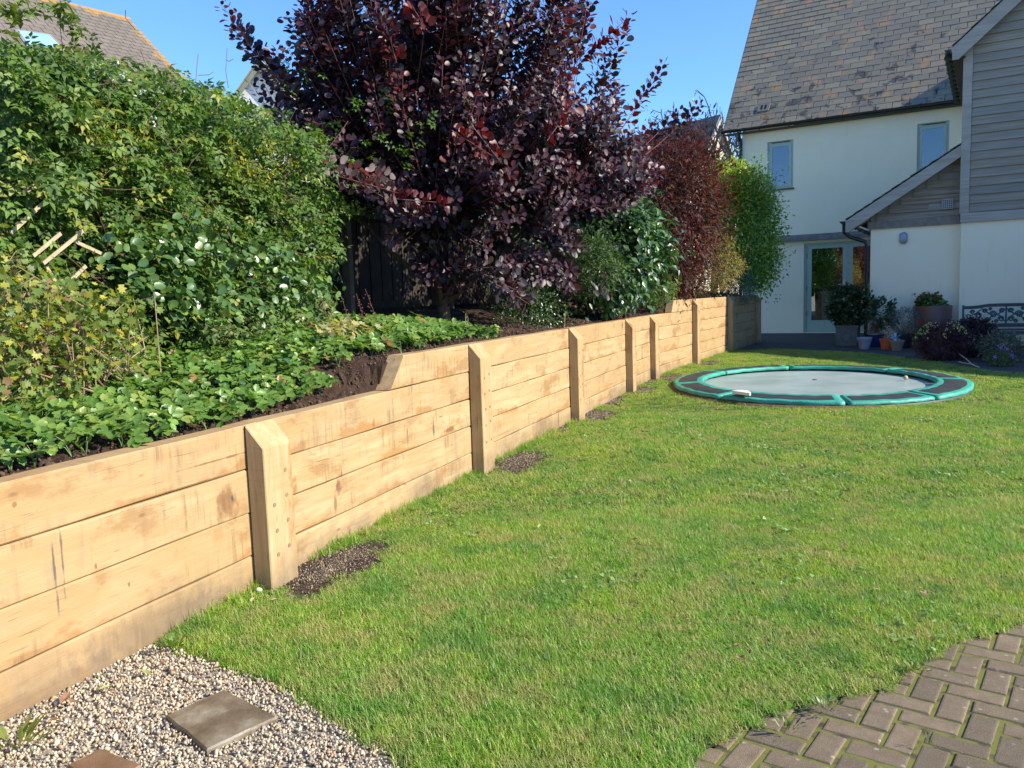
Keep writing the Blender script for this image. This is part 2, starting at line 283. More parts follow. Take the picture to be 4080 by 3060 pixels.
def leaves(parent, T, pos, axis, nrm, size, col, mat, nparts=0, name='foliage', stuff=True):
    """the nparts leaves that show largest become objects, the rest one joined part"""
    pos = np.array(pos); n = len(pos); axis = np.array(axis); nrm = np.array(nrm)
    if nparts:
        d = pos-CAM; dep = d @ _f; u = np.abs(d @ _r)/dep; v = np.abs(d @ _u)/dep; vis = (dep > .5) & (u < .6375) & (v < .478)
        score = np.where(vis, size/np.linalg.norm(d, axis=1), 0)
        # the outer shell only: hidden leaves score low
        if n > 2000:
            cellu = np.round((d @ _r)/dep*240).astype(int); cellv = np.round((d @ _u)/dep*240).astype(int); key = cellu*10000+cellv
            order = np.argsort(dep); _, first = np.unique(key[order], return_index=True); m = np.zeros(n, bool); m[order[first]] = True; score = np.where(m, score, score*.2)
        top = np.argsort(-score)[:nparts]; keep = np.ones(n, bool); keep[top] = False
        nv = 10; var = []; tc = col[top]; srt = np.argsort(tc.sum(1)); groups = np.array_split(srt, nv); lut = np.zeros(len(top), int)
        for gi, g in enumerate(groups):
            lut[g] = gi; c = tc[g].mean(0) if len(g) else tc.mean(0)
            var.append(leaf_mesh('leaf', T, np.zeros((1, 3)), np.array([[0, 1., 0]]), np.array([[0, 0, 1.]]), np.ones(1), c[None], mat))
        x, y, z = frames(pos[top], axis[top], nrm[top])
        for i, ti in enumerate(top):
            s = size[ti]; M = Matrix(((x[i][0]*s, y[i][0]*s, z[i][0]*s, pos[ti][0]), (x[i][1]*s, y[i][1]*s, z[i][1]*s, pos[ti][1]), (x[i][2]*s, y[i][2]*s, z[i][2]*s, pos[ti][2]), (0, 0, 0, 1)))
            link('leaf', var[lut[i]], parent, M)
        pos, axis, nrm, size, col = pos[keep], axis[keep], nrm[keep], size[keep], col[keep]
    o = link(name, leaf_mesh(name, T, pos, axis, nrm, size, col, mat), parent)
    if stuff: o['kind'] = 'stuff'
    return o
def rv(n): return unit(rng.normal(size=(n, 3)))
def inpoly(x, y, poly):
    c = np.zeros(len(x), bool); P = poly
    for i in range(len(P)):
        x1, y1 = P[i]; x2, y2 = P[i-1]; m = ((y1 > y) != (y2 > y)) & (x < (x2-x1)*(y-y1)/(y2-y1+1e-12)+x1); c ^= m
    return c
def poly_pts(poly, n):
    P = np.array(poly, float); lo, hi = P.min(0), P.max(0); X = []
    while len(X) < n:
        q = rng.uniform(lo, hi, (n*2, 2)); m = inpoly(q[:, 0], q[:, 1], poly); X += list(q[m])
    return np.array(X[:n])
def sprout(n_cl, per, cen, sprd):
    """leaf positions gathered round n_cl twig ends, for clumps and gaps"""
    c = cen[rng.integers(0, len(cen), n_cl)] if len(cen) > n_cl else cen
    p = np.repeat(c, per, axis=0); return p+rng.normal(0, sprd, p.shape)

# ================================================================== GROUND
GRAVEL_B = [(700, 2590), (830, 2640), (1010, 2690), (1160, 2760), (1300, 2860), (1440, 2940), (1530, 2990), (1600, 3060)]
gb = [onz(x, y)[:2] for x, y in GRAVEL_B]
gdir = unit(gb[-1]-gb[-2]); gb.append(gb[-1]+gdir*2.5)
BR_B = [(.511, 2.285), (.544, 2.359), (.716, 2.489), (.89, 2.605), (1.047, 2.662), (1.218, 2.708), (1.347, 2.752), (1.431, 2.844), (1.581, 2.952), (1.674, 3.049), (1.804, 3.115), (1.914, 3.141), (2.027, 3.194), (2.124, 3.251)]
br_edge = [(.45, 1.2)]+BR_B+[(2.6, 3.46), (3.6, 3.8), (6, 4.3)]
patio_edge = [onz(x, y)[:2] for x, y in [(2850, 1404), (2900, 1396), (3100, 1391), (3250, 1398), (3450, 1408), (3620, 1425), (3780, 1452), (3950, 1480), (4080, 1490)]]
wf = lambda s, t=0.: wp(s, t, 0)[:2]
lawn_poly = [tuple(p) for p in [wf(2.52)]]+[tuple(wf(s)) for s in (6, 9, 12, 13.3, 16, 18.2)]+[tuple(p) for p in patio_edge]+[(9.3, 11.5), (9.5, 4.6)]+[tuple(p) for p in br_edge[::-1]]+[(.3, 1.0), tuple(gb[-1])]+[tuple(p) for p in gb[:-1][::-1]]
def sheet(name, poly, z, mat):
    me = bpy.data.meshes.new(name); me.from_pydata([(p[0], p[1], z) for p in poly], [], [tuple(range(len(poly)))]); me.materials.append(mat); me.update()
    if me.polygons[0].normal.z < 0: me.flip_normals()
    return tag(link(name, me), kind='structure')
tg = NT('field_grass'); tg.bsdf(tg.ramp(tg.noise(tg.pos(), .5, 5), [(.3, (.20, .19, .10)), (.7, (.28, .25, .14))]), .95)
g = MB().add([(-600, -600, -.06), (600, -600, -.06), (600, 900, -.06), (-600, 900, -.06)], [(0, 1, 2, 3)]).obj('ground', tg.m); tag(g, kind='structure')
tl = NT('lawn_soil'); tl.bsdf(tl.ramp(tl.noise(tl.pos(), 9, 6, .7), [(.3, (.03, .05, .012)), (.55, (.055, .08, .02)), (.75, (.10, .09, .04))]), .95, tl.bump(tl.noise(tl.pos(), 60, 4), .6, .02), .2)
sheet('lawn', lawn_poly, .0, tl.m)
tp = NT('patio_stone'); pz = tp.pos(); tp.bsdf(tp.ramp(tp.noise(pz, 3, 6), [(.3, (.045, .042, .038)), (.7, (.085, .08, .07))]), .85, tp.bump(tp.noise(pz, 30, 4), .4, .01), .3)
pat = [tuple(wf(18.2))]+[tuple(p) for p in patio_edge]+[(9.3, 11.5), tuple(hp(6, 13, 0)[:2]), tuple(hp(9, 27, 0)[:2]), tuple(hp(-8, 27, 0)[:2]), tuple(wf(24))]
sheet('patio', pat, -.004, tp.m)
# loose stone bed in the near corner
gr_poly = [tuple(p) for p in gb]+[(-.2, .2), (-3.2, .2), tuple(wf(1.2)), tuple(wf(2.0)), tuple(wf(2.52))]
tb = NT('gravel_base'); tb.bsdf(tb.ramp(tb.noise(tb.pos(), 70, 3), [(.3, (.16, .135, .10)), (.7, (.38, .33, .25))]), .9)
sheet('gravel_bed', gr_poly, -.008, tb.m)
# ---- geometry-node scatter
def scatter(name, protos, pts, rot, scale, idx, mat=None):
    c = bpy.data.collections.new(name+'_prototypes')
    for i, p in enumerate(protos):
        o = bpy.data.objects.new('%s_piece_%02d' % (name, i), p); c.objects.link(o)
    n = len(pts); me = bpy.data.meshes.new(name); me.vertices.add(n); me.vertices.foreach_set('co', np.array(pts, np.float32).ravel())
    a = me.attributes.new('rot', 'FLOAT_VECTOR', 'POINT'); a.data.foreach_set('vector', np.array(rot, np.float32).ravel())
    a = me.attributes.new('scl', 'FLOAT_VECTOR', 'POINT'); a.data.foreach_set('vector', np.array(scale, np.float32).ravel())
    a = me.attributes.new('idx', 'INT', 'POINT'); a.data.foreach_set('value', np.array(idx, np.int32))
    ng = bpy.data.node_groups.new(name, 'GeometryNodeTree'); ng.interface.new_socket('Geometry', in_out='INPUT', socket_type='NodeSocketGeometry'); ng.interface.new_socket('Geometry', in_out='OUTPUT', socket_type='NodeSocketGeometry')
    N = ng.nodes; gi = N.new('NodeGroupInput'); go = N.new('NodeGroupOutput'); mp = N.new('GeometryNodeMeshToPoints'); ip = N.new('GeometryNodeInstanceOnPoints')
    ci = N.new('GeometryNodeCollectionInfo'); ci.inputs['Collection'].default_value = c; ci.inputs['Separate Children'].default_value = True; ci.inputs['Reset Children'].default_value = True
    def na(nm, ty): q = N.new('GeometryNodeInputNamedAttribute'); q.data_type = ty; q.inputs['Name'].default_value = nm; return q.outputs[0]
    L = ng.links.new; e2 = N.new('FunctionNodeEulerToRotation'); L(na('rot', 'FLOAT_VECTOR'), e2.inputs[0])
    L(gi.outputs[0], mp.inputs[0]); L(mp.outputs[0], ip.inputs['Points']); L(ci.outputs[0], ip.inputs['Instance']); ip.inputs['Pick Instance'].default_value = True
    L(na('idx', 'INT'), ip.inputs['Instance Index']); L(e2.outputs[0], ip.inputs['Rotation']); L(na('scl', 'FLOAT_VECTOR'), ip.inputs['Scale']); L(ip.outputs[0], go.inputs[0])
    o = link(name, me); md = o.modifiers.new('scatter', 'NODES'); md.node_group = ng; return o
# ---- pebbles
tpe = NT('pebble'); rr = tpe.rnd(); tpe.bsdf(tpe.mix(.25, tpe.ramp(rr, [(0, (.48, .39, .26)), (.2, (.60, .52, .39)), (.34, (.25, .22, .18)), (.46, (.38, .26, .15)), (.58, (.15, .145, .135)), (.65, (.44, .36, .235)), (.86, (.30, .25, .185))], 'CONSTANT'), tpe.noise(tpe.pos(), 200, 2), 'OVERLAY'), .6, None, .4)
import bmesh
def rock(seed, sub=1, sq=(1, .75, .55), j=.16):
    bm = bmesh.new(); bmesh.ops.create_icosphere(bm, subdivisions=sub, radius=1.); rs = random.Random(seed)
    for v in bm.verts: v.co = Vector((v.co.x*sq[0], v.co.y*sq[1], v.co.z*sq[2]))*(1+rs.uniform(-j, j))
    me = bpy.data.meshes.new('stone'); bm.to_mesh(me); bm.free(); me.polygons.foreach_set('use_smooth', [True]*len(me.polygons)); return me
def rocks(mat, n=6, **k):
    out = []
    for i in range(n): m_ = rock(i, **k); m_.materials.append(mat); out.append(m_)
    return out
def rand_rot(n): return rng.uniform(-math.pi, math.pi, (n, 3))
SLABS = [[(660, 2862), (895, 2758), (1107, 2870), (825, 3000)], [(270, 3062), (400, 2997), (565, 3062), (420, 3150)]]
slab_xy = [[onz(x, y, .006)[:2] for x, y in s_] for s_ in SLABS]
q = rng.uniform([-2.6, .9], [.2, 3.3], (60000, 2)); m = inpoly(q[:, 0], q[:, 1], gr_poly)
for s_ in slab_xy: m &= ~inpoly(q[:, 0], q[:, 1], [tuple(p) for p in s_])
q = q[m]; near = q[:, 1] > 1.9; keep = near | (rng.random(len(q)) < .4); q = q[keep][:34000]; n = len(q)
sz = rng.uniform(.0038, .0088, n)*np.where(rng.random(n) < .035, 1.8, 1)
o = scatter('gravel', rocks(tpe.m, 8), np.c_[q, rng.uniform(-.004, .006, n)], rand_rot(n), sz[:, None]*np.ones((1, 3)), rng.integers(0, 8, n))
tag(o, 'pale mixed pea gravel beside the oak wall in the near corner', 'gravel', kind='stuff')
# ---- stepping stones
t = NT('sandstone_slab'); pz = t.pos(); t.bsdf(t.ramp(t.noise(pz, 7, 7, .65), [(.32, (.085, .062, .035)), (.52, (.155, .12, .075)), (.7, (.27, .235, .17))]), .5, t.bump(t.noise(pz, 40, 5), .5, .008), .5); SLABM = t.m
t = NT('brown_slab'); pz = t.pos(); t.bsdf(t.ramp(t.noise(pz, 7, 7, .65), [(.3, (.13, .07, .035)), (.7, (.21, .125, .07))]), .5, t.bump(t.noise(pz, 40, 5), .5, .008), .5); SLABM2 = t.m
for s_, mt, lb in zip(slab_xy, (SLABM, SLABM2), ('square grey brown stone slab lying whole in the gravel', 'reddish brown stone slab in gravel, cut by the bottom edge of view')):
    cen = np.mean(s_, 0); poly = []
    for i in range(4):
        a, b = s_[i], s_[(i+1) % 4]
        for k in range(6):
            p = a+(b-a)*(k/6.); p = p+(0 if k == 0 else 1)*rng.normal(0, .0011, 2); poly.append(p)
    N_ = len(poly); top = [(p[0], p[1], .013) for p in poly]; inn = [tuple((np.array(p)-cen)*.965+cen)+(.019+rng.normal(0, .0006),) for p in poly]; bot = [(p[0], p[1], -.02) for p in poly]
    mb = MB(); mb.add(inn+top+bot, [tuple(range(N_))]+[(i, i+N_, (i+1) % N_+N_, (i+1) % N_) for i in range(N_)]+[(i+N_, i+2*N_, (i+1) % N_+2*N_, (i+1) % N_+N_) for i in range(N_)])
    me = mb.mesh('stepping_stone', mt); bm = bmesh.new(); bm.from_mesh(me); bmesh.ops.recalc_face_normals(bm, faces=bm.faces); bm.to_mesh(me); bm.free()
    tag(link('stepping_stone', me), lb, 'stepping stone', 'stepping stones in the gravel')
# ---- block paving in herringbone
ba = unit(np.array([1.383-1.234, 2.417-2.53])); bb_ = np.array([-ba[1], ba[0]]); U = .0955; org = np.array([1.234, 2.53])
def in_pave(p):
    if p[1] > 4.2 or p[0] > 5: return False
    poly = br_edge+[(6, 1.0), (.45, 1.0)]; return bool(inpoly(np.array([p[0], p[0]+.07, p[0]-.03, p[0]]), np.array([p[1], p[1]-.07, p[1]-.09, p[1]-.1]), poly).any())
t = NT('concrete_paver'); c_ = t.attr(); pz = t.pos(); n1 = t.noise(pz, 16, 6, .7); n2 = t.noise(pz, 260, 3, .7); base = t.mix(t.ramp(n1, [(.35, 0.), (.7, .6)]), c_, (.11, .08, .05))
base = t.mix(t.ramp(n2, [(.56, 0.), (.68, .8)]), base, (.33, .27, .20)); vo = t.n('ShaderNodeTexVoronoi'); t.l(pz, vo.inputs['Vector']); vo.inputs['Scale'].default_value = 17; base = t.mix(t.ramp(vo.outputs['Distance'], [(.08, .7), (.15, 0.)]), base, (.36, .32, .24))
t.bsdf(base, .9, t.bump(t.math('ADD', n2, n1), .5, .006), .2); PAVM = t.m
pav = bpy.data.objects.new('block_paving', None); COL.objects.link(pav); tag(pav, kind='structure')
tj = NT('mossy_joint'); tj.bsdf(tj.ramp(tj.noise(tj.pos(), 22, 4), [(.34, (.05, .035, .018)), (.5, (.13, .135, .02))]), .95); sheet('joint_bed', br_edge+[(6, 1.0), (.45, 1.0)], -.0105, tj.m).parent = pav
bmesh_variants = []
for v_ in range(8):
    c = random.choice([(.19, .145, .092), (.145, .115, .075), (.22, .165, .105), (.16, .125, .08)]); mb = MB(); Lb, Wb, ch = 2*U-.009-random.uniform(0, .006), U-.009-random.uniform(0, .005), .010
    rings = [(0, -.05), (0, -.006), (ch*.45, -.001), (ch, 0)]; vs = []
    for ins, z in rings:
        vs += [(-Lb/2+ins, -Wb/2+ins, z), (Lb/2-ins, -Wb/2+ins, z), (Lb/2-ins, Wb/2-ins, z), (-Lb/2+ins, Wb/2-ins, z)]
    fs = [(r*4+i, r*4+(i+1) % 4, r*4+4+(i+1) % 4, r*4+4+i) for r in range(3) for i in range(4)]+[(12, 13, 14, 15)]; mb.add(vs, fs, c); bmesh_variants.append(mb.mesh('brick', PAVM))
cands = []
for i in range(-34, 34):
    for j in range(-34, 34):
        k = (i+j) % 4
        if k == 0: cx, cy, ang = i+1, j+.5, 0       # lies along ba
        elif k == 2: cx, cy, ang = i+.5, j+1-0, 1
        else: continue
        # classic herringbone: horizontal brick at cells (i,j),(i+1,j); vertical at (i,j),(i,j+1)
        p = org+ba*(cx*U)+bb_*(cy*U)
        if in_pave(p): cands.append((p, ang))
random.shuffle(cands); cands.sort(key=lambda c: abs(c[0][1]-2.7)+abs(c[0][0]-1.5)*.3); rest = MB()
a0 = math.atan2(ba[1], ba[0])
for idx, (p, ang) in enumerate(cands):
    me = bmesh_variants[random.randrange(8)]; M = Matrix.Translation((p[0]+random.gauss(0, .0012), p[1]+random.gauss(0, .0012), random.uniform(-.0085, -.0045)))@Matrix.Rotation(a0+ang*math.pi/2+random.gauss(0, .012), 4, 'Z')@Matrix.Rotation(random.gauss(0, .009), 4, 'X')
    if idx < 290: link('brick', me, pav, M)
    else:
        b0 = len(rest.v); rest.v += [tuple(M@v.co) for v in me.vertices]; rest.c += [(.2, .16, .12)]*len(me.vertices); rest.f += [tuple(b0+i for i in pl.vertices) for pl in me.polygons]
if rest.v: rest.obj('far_bricks', PAVM, pav)['kind'] = 'stuff'
# ---- grass
def m_grass():
    t = NT('grass_blades'); c = t.attr(); p = t.pos(); big = t.noise(p, .8, 4, .6); mid = t.noise(p, 3.4, 4, .65)
    sml = t.noise(p, 13, 4, .7); col = t.mix(t.ramp(big, [(.38, 0.), (.62, 1.)]), c, t.mix(1., c, (1.28, 1.1, .8), 'MULTIPLY')); dry = t.ramp(t.math('ADD', t.math('MULTIPLY', mid, .75), t.math('MULTIPLY', sml, .3)), [(.49, 0.), (.64, .75)]); col = t.mix(dry, col, (.46, .41, .17))
    col = t.mix(t.ramp(t.noise(p, 2.1, 5, .65), [(.5, 0.), (.64, .75)]), col, t.mix(1., c, (.58, .78, .72), 'MULTIPLY'))
    pb = t.bsdf(col, .45, None, .4); tr = t.n('ShaderNodeBsdfTranslucent'); t.l(t.mix(1., col, (1.35, 1.45, .5), 'MULTIPLY'), tr.inputs[0]); mx = t.n('ShaderNodeMixShader'); mx.inputs[0].default_value = .42
    t.l(pb.outputs[0], mx.inputs[1]); t.l(tr.outputs[0], mx.inputs[2]); t.l(mx.outputs[0], t.out.inputs[0]); return t.m
GRASS = m_grass()
def tuft(seed, n, rad, h, wd_):
    g_ = np.random.default_rng(seed); a = g_.uniform(0, 2*math.pi, n); r_ = rad*np.sqrt(g_.random(n)); base = np.c_[r_*np.cos(a), r_*np.sin(a), np.zeros(n)]
    L = h*g_.uniform(.45, 1.25, n); la = g_.uniform(0, 2*math.pi, n); lean = np.abs(g_.normal(1.15, .45, n)); d = np.c_[np.cos(la)*np.sin(lean), np.sin(la)*np.sin(lean), np.cos(lean)]
    d1 = unit(d+np.array([0, 0, .9])); side = unit(np.cross(d, [0, 0, 1.]))*(wd_*g_.uniform(.7, 1.3, n))[:, None]/2
    p1 = base+d1*L[:, None]*.5; p2 = p1+d*L[:, None]*.55; V = np.stack([base-side, base+side, p1+side*.8, p1-side*.8, p2], 1).reshape(-1, 3)
    F = []; 
    for i in range(n): F += [(5*i, 5*i+1, 5*i+2, 5*i+3), (5*i+3, 5*i+2, 5*i+4)]
    pal = np.array([(.165, .345, .04), (.21, .405, .05), (.265, .43, .075), (.35, .40, .13), (.55, .47, .27), (.11, .26, .05)]); c = pal[g_.choice(6, n, p=[.22, .25, .2, .13, .11, .09])]*g_.uniform(.8, 1.25, (n, 1))
    me = bpy.data.meshes.new('tuft'); me.from_pydata(V.tolist(), [], F); at_ = me.color_attributes.new('col', 'FLOAT_COLOR', 'POINT'); at_.data.foreach_set('color', np.repeat(np.c_[c, np.ones(n)], 5, 0).astype(np.float32).ravel()); me.materials.append(GRASS); return me
TR_C = np.array([4.482, 11.836]); TR_A = np.array([.328, .945]); TR_B = np.array([.945, -.328]); TRa, TRb = 2.51, 2.038
def lawn_mask(q, marg=0.):
    m = inpoly(q[:, 0], q[:, 1], lawn_poly); d = q-TR_C; m &= ((d @ TR_A)/(TRa-.02))**2+((d @ TR_B)/(TRb-.02))**2 > 1
    u = q[:, 1]/q[:, 0].clip(.01); m &= (q[:, 0] < q[:, 1]*.82+.9) & (q[:, 0] > -q[:, 1]*.7-.6)
    return m
PATCHES = [(3.5, .2, .20), (3.78, .2, .14), (6.3, .2, .19), (6.6, .2, .13), (9.0, .2, .16), (9.3, .22, .12), (11.7, .2, .15), (13.4, .22, .17), (13.8, .25, .12), (16.2, .2, .16), (16.7, .3, .1)]
def soilpatch(q):
    m = np.zeros(len(q), bool)
    for s_, d_, r_ in PATCHES:
        c = wp(s_, -d_, 0)[:2]; W_ = wax(s_)[0][:2]; P_ = wax(s_)[1][:2]; dd = q-c; m |= ((dd @ W_)/(r_*1.9))**2+((dd @ P_)/(r_*1.25))**2 < .85+.35*np.sin(np.arctan2(dd @ P_, dd @ W_)*3+s_*7)+.2*np.sin(np.arctan2(dd @ P_, dd @ W_)*8+s_*3)+rng.normal(0, .28, len(q))
    # bare strip hugging the foot of the wall further off
    t_ = q @ P1[:2]+2.685; s_ = q @ W1[:2]; m |= (t_ < .09+.05*np.sin(s_*5)) & (s_ > 8) & (s_ < 13.3); return m
pts = []; 
for (y0, y1, sp, sc_) in ((1.6, 5.2, .036, 1.), (5.2, 9.5, .062, 1.35), (9.5, 22, .11, 2.)):
    nx = int(14/sp); ny = int((y1-y0)/sp); gx, gy = np.meshgrid(np.arange(nx)*sp-2.2, np.arange(ny)*sp+y0); q = np.c_[gx.ravel(), gy.ravel()]+rng.normal(0, sp*.35, (nx*ny, 2)); m = lawn_mask(q) & ~soilpatch(q); q = q[m]; pts.append(np.c_[q, np.full(len(q), sc_)])
pts = np.vstack(pts); n = len(pts); nz_ = .85+.3*np.sin(pts[:, 0]*2.3+1.7*np.sin(pts[:, 1]*1.9))*np.cos(pts[:, 1]*1.3)
print('tufts', n)
sc3 = pts[:, 2]; bare = (np.sin(pts[:, 0]*7.1+2*np.sin(pts[:, 1]*4.3))*np.sin(pts[:, 1]*6.3+pts[:, 0]*2) > .88) & (pts[:, 1] < 6); sc_z = np.where(sc3 > 1.9, .95, np.where(sc3 > 1.2, .95, 1))*nz_*np.where(bare, .5, 1)
o = scatter('grass', [tuft(i, 58, .040, .036, .0025) for i in range(9)], np.c_[pts[:, :2], np.full(n, .001)], np.c_[np.zeros((n, 2)), rng.uniform(0, 6.28, n)], np.c_[sc3, sc3, sc_z], rng.integers(0, 9, n))
tag(o, 'short mown lawn grass with drier yellow patches', 'grass', kind='stuff')
k = 900; ss = rng.uniform(2.6, 19, k); q = np.array([wp(a, -abs(random.gauss(0, .035))-.012, 0)[:2] for a in ss]); m = ~soilpatch(q) & lawn_mask(q); q = q[m]; n = len(q)
o = scatter('long_grass', [tuft(40+i, 34, .03, .075, .0032) for i in range(5)], np.c_[q, np.full(n, .001)], np.c_[np.zeros((n, 2)), rng.uniform(0, 6.28, n)], np.repeat(rng.uniform(.6, 1.25, (n, 1)), 3, 1), rng.integers(0, 5, n)); tag(o, 'longer uncut grass tufts against the foot of the oak wall', 'grass', kind='stuff')
tcv = NT('clover_leaf'); tcv.bsdf(tcv.ramp(tcv.rnd(), [(0, (.10, .22, .05)), (.5, (.14, .27, .07)), (1, (.20, .30, .10))]), .5)
cvt = T_DISC[0]; cm = bpy.data.meshes.new('clover'); V_ = []; F_ = []
for a in (0, 2.1, 4.2):
    c, s_ = math.cos(a), math.sin(a); b = len(V_); V_ += [(x*c-y*s_, x*s_+y*c, z+.35) for x, y, z in cvt]; F_ += [tuple(b+i for i in f) for f in T_DISC[1]]
cm.from_pydata([tuple(map(float, v)) for v in V_], [], F_); cm.materials.append(tcv.m)
cc = rng.uniform([-.5, 2.6], [5.5, 9], (70, 2)); q = np.repeat(cc, 26, 0)+rng.normal(0, .13, (70*26, 2)); q = q[lawn_mask(q) & ~soilpatch(q)]; n = len(q)
o = scatter('clover', [cm], np.c_[q, rng.uniform(.012, .026, n)], np.c_[rng.normal(0, .35, (n, 2)), rng.uniform(0, 6.28, n)], np.repeat(rng.uniform(.008, .015, (n, 1)), 3, 1), np.zeros(n)); tag(o, 'scattered patches of small clover leaves in the lawn', 'clover', kind='stuff')
# grit and soil spots at the foot of the posts
tgr = NT('grit'); tgr.bsdf(tgr.ramp(tgr.rnd(), [(0, (.05, .035, .025)), (.35, (.12, .085, .055)), (.6, (.40, .31, .18)), (.8, (.07, .05, .04))], 'CONSTANT'), .8)
q = []
for s_, d_, r_ in PATCHES:
    k = int(2600*r_/.17*(1 if s_ < 8 else .7)); ang = rng.uniform(0, 6.28, k); rad = np.abs(rng.normal(0, .52, k)); W_, P_ = wax(s_); c = wp(s_, -d_, 0); q.append(c+np.outer(np.cos(ang)*rad*r_*2.1, W_)+np.outer(np.sin(ang)*rad*r_*1.45, P_))
s_ = rng.uniform(8, 13.3, 4000); q.append(np.array([wp(a, -abs(random.gauss(0, .07)), 0) for a in s_]))
q = np.vstack(q); tt = q @ P1+2.685; q = q[(tt > .004) | (q[:, 1] > 12)]; n = len(q); s3 = rng.uniform(.7, 1.3, n)*np.where(q[:, 1] > 7, 1.6, 1.)
o = scatter('grit', rocks(tgr.m, 4, sq=(1.7, .6, .5)), np.c_[q[:, :2], rng.uniform(.002, .008, n)], rand_rot(n), (s3*.0042)[:, None]*np.ones((1, 3)), rng.integers(0, 4, n)); tag(o, 'dark bark grit and seed spread round the post feet', 'grit', kind='stuff')
mb = MB()
for s_, d_, r_ in PATCHES:
    W_, P_ = wax(s_); c = wp(s_, -d_, 0); ring = [c+W_*(math.cos(a)*r_*1.7*random.uniform(.75, 1.1))+P_*(math.sin(a)*r_*1.15*random.uniform(.75, 1.1))+ZH*(.002+.0004*PATCHES.index((s_, d_, r_))) for a in np.linspace(0, 6.283, 18)[:-1]]; mb.add(ring, [tuple(range(len(ring)))])
tag(mb.obj('bare_soil', SOIL), kind='structure')

# ================================================================== RETAINING WALL
wall = thing('retaining_wall', 'new pale oak sleeper retaining wall running along the lawn', 'retaining wall', tuple(wp(3, 0, 0)))
def frameM(p, X, Z=(0, 0, 1)):
    X = Vector(X).normalized(); Z = Vector(Z); Y = Z.cross(X).normalized(); Z = X.cross(Y)
    return Matrix(((X[0], Y[0], Z[0], p[0]), (X[1], Y[1], Z[1], p[1]), (X[2], Y[2], Z[2], p[2]), (0, 0, 0, 1)))
def plank(L, H, D, ch=.007, cutl=0., name='plank', seed=0):
    rs = random.Random(seed); n = max(2, int(L/.25)); prof = [(ch, -H/2), (D-ch, -H/2), (D, -H/2+ch), (D, H/2-ch), (D-ch, H/2), (ch, H/2), (0, H/2-ch), (0, -H/2+ch)]
    vs = []; k = 8; ph = rs.uniform(0, 9)
    for i in range(n+1):
        x = -L/2+L*i/n; wv = [.0016*math.sin(ph+x*5+j*1.7)+.001*math.sin(x*17+j+ph) for j in range(k)]
        for j, (y, z) in enumerate(prof):
            xx = x
            if i == 0 and cutl: xx = x+cutl*(z+H/2)/H
            vs.append((xx, y+wv[j]*.6, z+wv[j]))
    fs = [(i*k+j, i*k+(j+1) % k, (i+1)*k+(j+1) % k, (i+1)*k+j) for i in range(n) for j in range(k)]
    fs = [f[::-1] for f in fs]+[tuple(range(k)), tuple(range(n*k+k-1, n*k-1, -1))]
    mb = MB(); mb.add(vs, fs); me = mb.mesh(name, OAK); bm = bmesh.new(); bm.from_mesh(me); bmesh.ops.recalc_face_normals(bm, faces=bm.faces); bm.to_mesh(me); bm.free(); return me
ZC = [-.06, .176, .398, .62, .842, 1.064, 1.286]
bays = [-.6, 3.29, 6.01, 8.75, 11.48, 13.3, 16.06, 19.3, 23.0]
splits = {(3, 3): [9.45], (4, 2): [12.5], (5, 4): [13.95, 14.45], (5, 3): [15.2], (5, 2): [14.9], (6, 3): [17.3], (6, 1): [17.1], (2, 0): [8.2], (6, 5): [17.2], (7, 4): [21.], (7, 2): [20.5]}
sd_ = 0
for bi in range(len(bays)-1):
    for ci in range(6):
        a, b = bays[bi], bays[bi+1]; cut = 0
        if ci == 4:
            if b < 4.633: continue
            if a < 4.633: a = 4.633; cut = .2
        if ci == 5:
            if b < 14.5: continue
            if a < 14.5: a = 14.5; cut = .14
        ed = [a]+splits.get((bi, ci), [])+[b]
        for k in range(len(ed)-1):
            sa, sb = ed[k], ed[k+1]; H_ = ZC[ci+1]-ZC[ci]-.004; L = sb-sa-.004; X = wax((sa+sb)/2)[0]; sd_ += 1
            c = wp((sa+sb)/2, random.uniform(-.003, .003), (ZC[ci]+ZC[ci+1])/2); M = frameM(c, X)@Matrix.Rotation(random.gauss(0, .0008), 4, 'Y')
            link('plank', plank(L, H_, .12, cutl=cut if k == 0 else 0, seed=sd_), wall, M)
PLUGM = plain('oak_plug', (.24, .15, .08), .7)
posts = [(3.184, .842, .11), (5.898, 1.064, .11), (8.632, 1.064, .115), (11.374, 1.064, .12), (13.12, 1.064, .12), (15.95, 1.286, .12), (19.2, 1.286, .12), (22.78, 1.286, .12)]
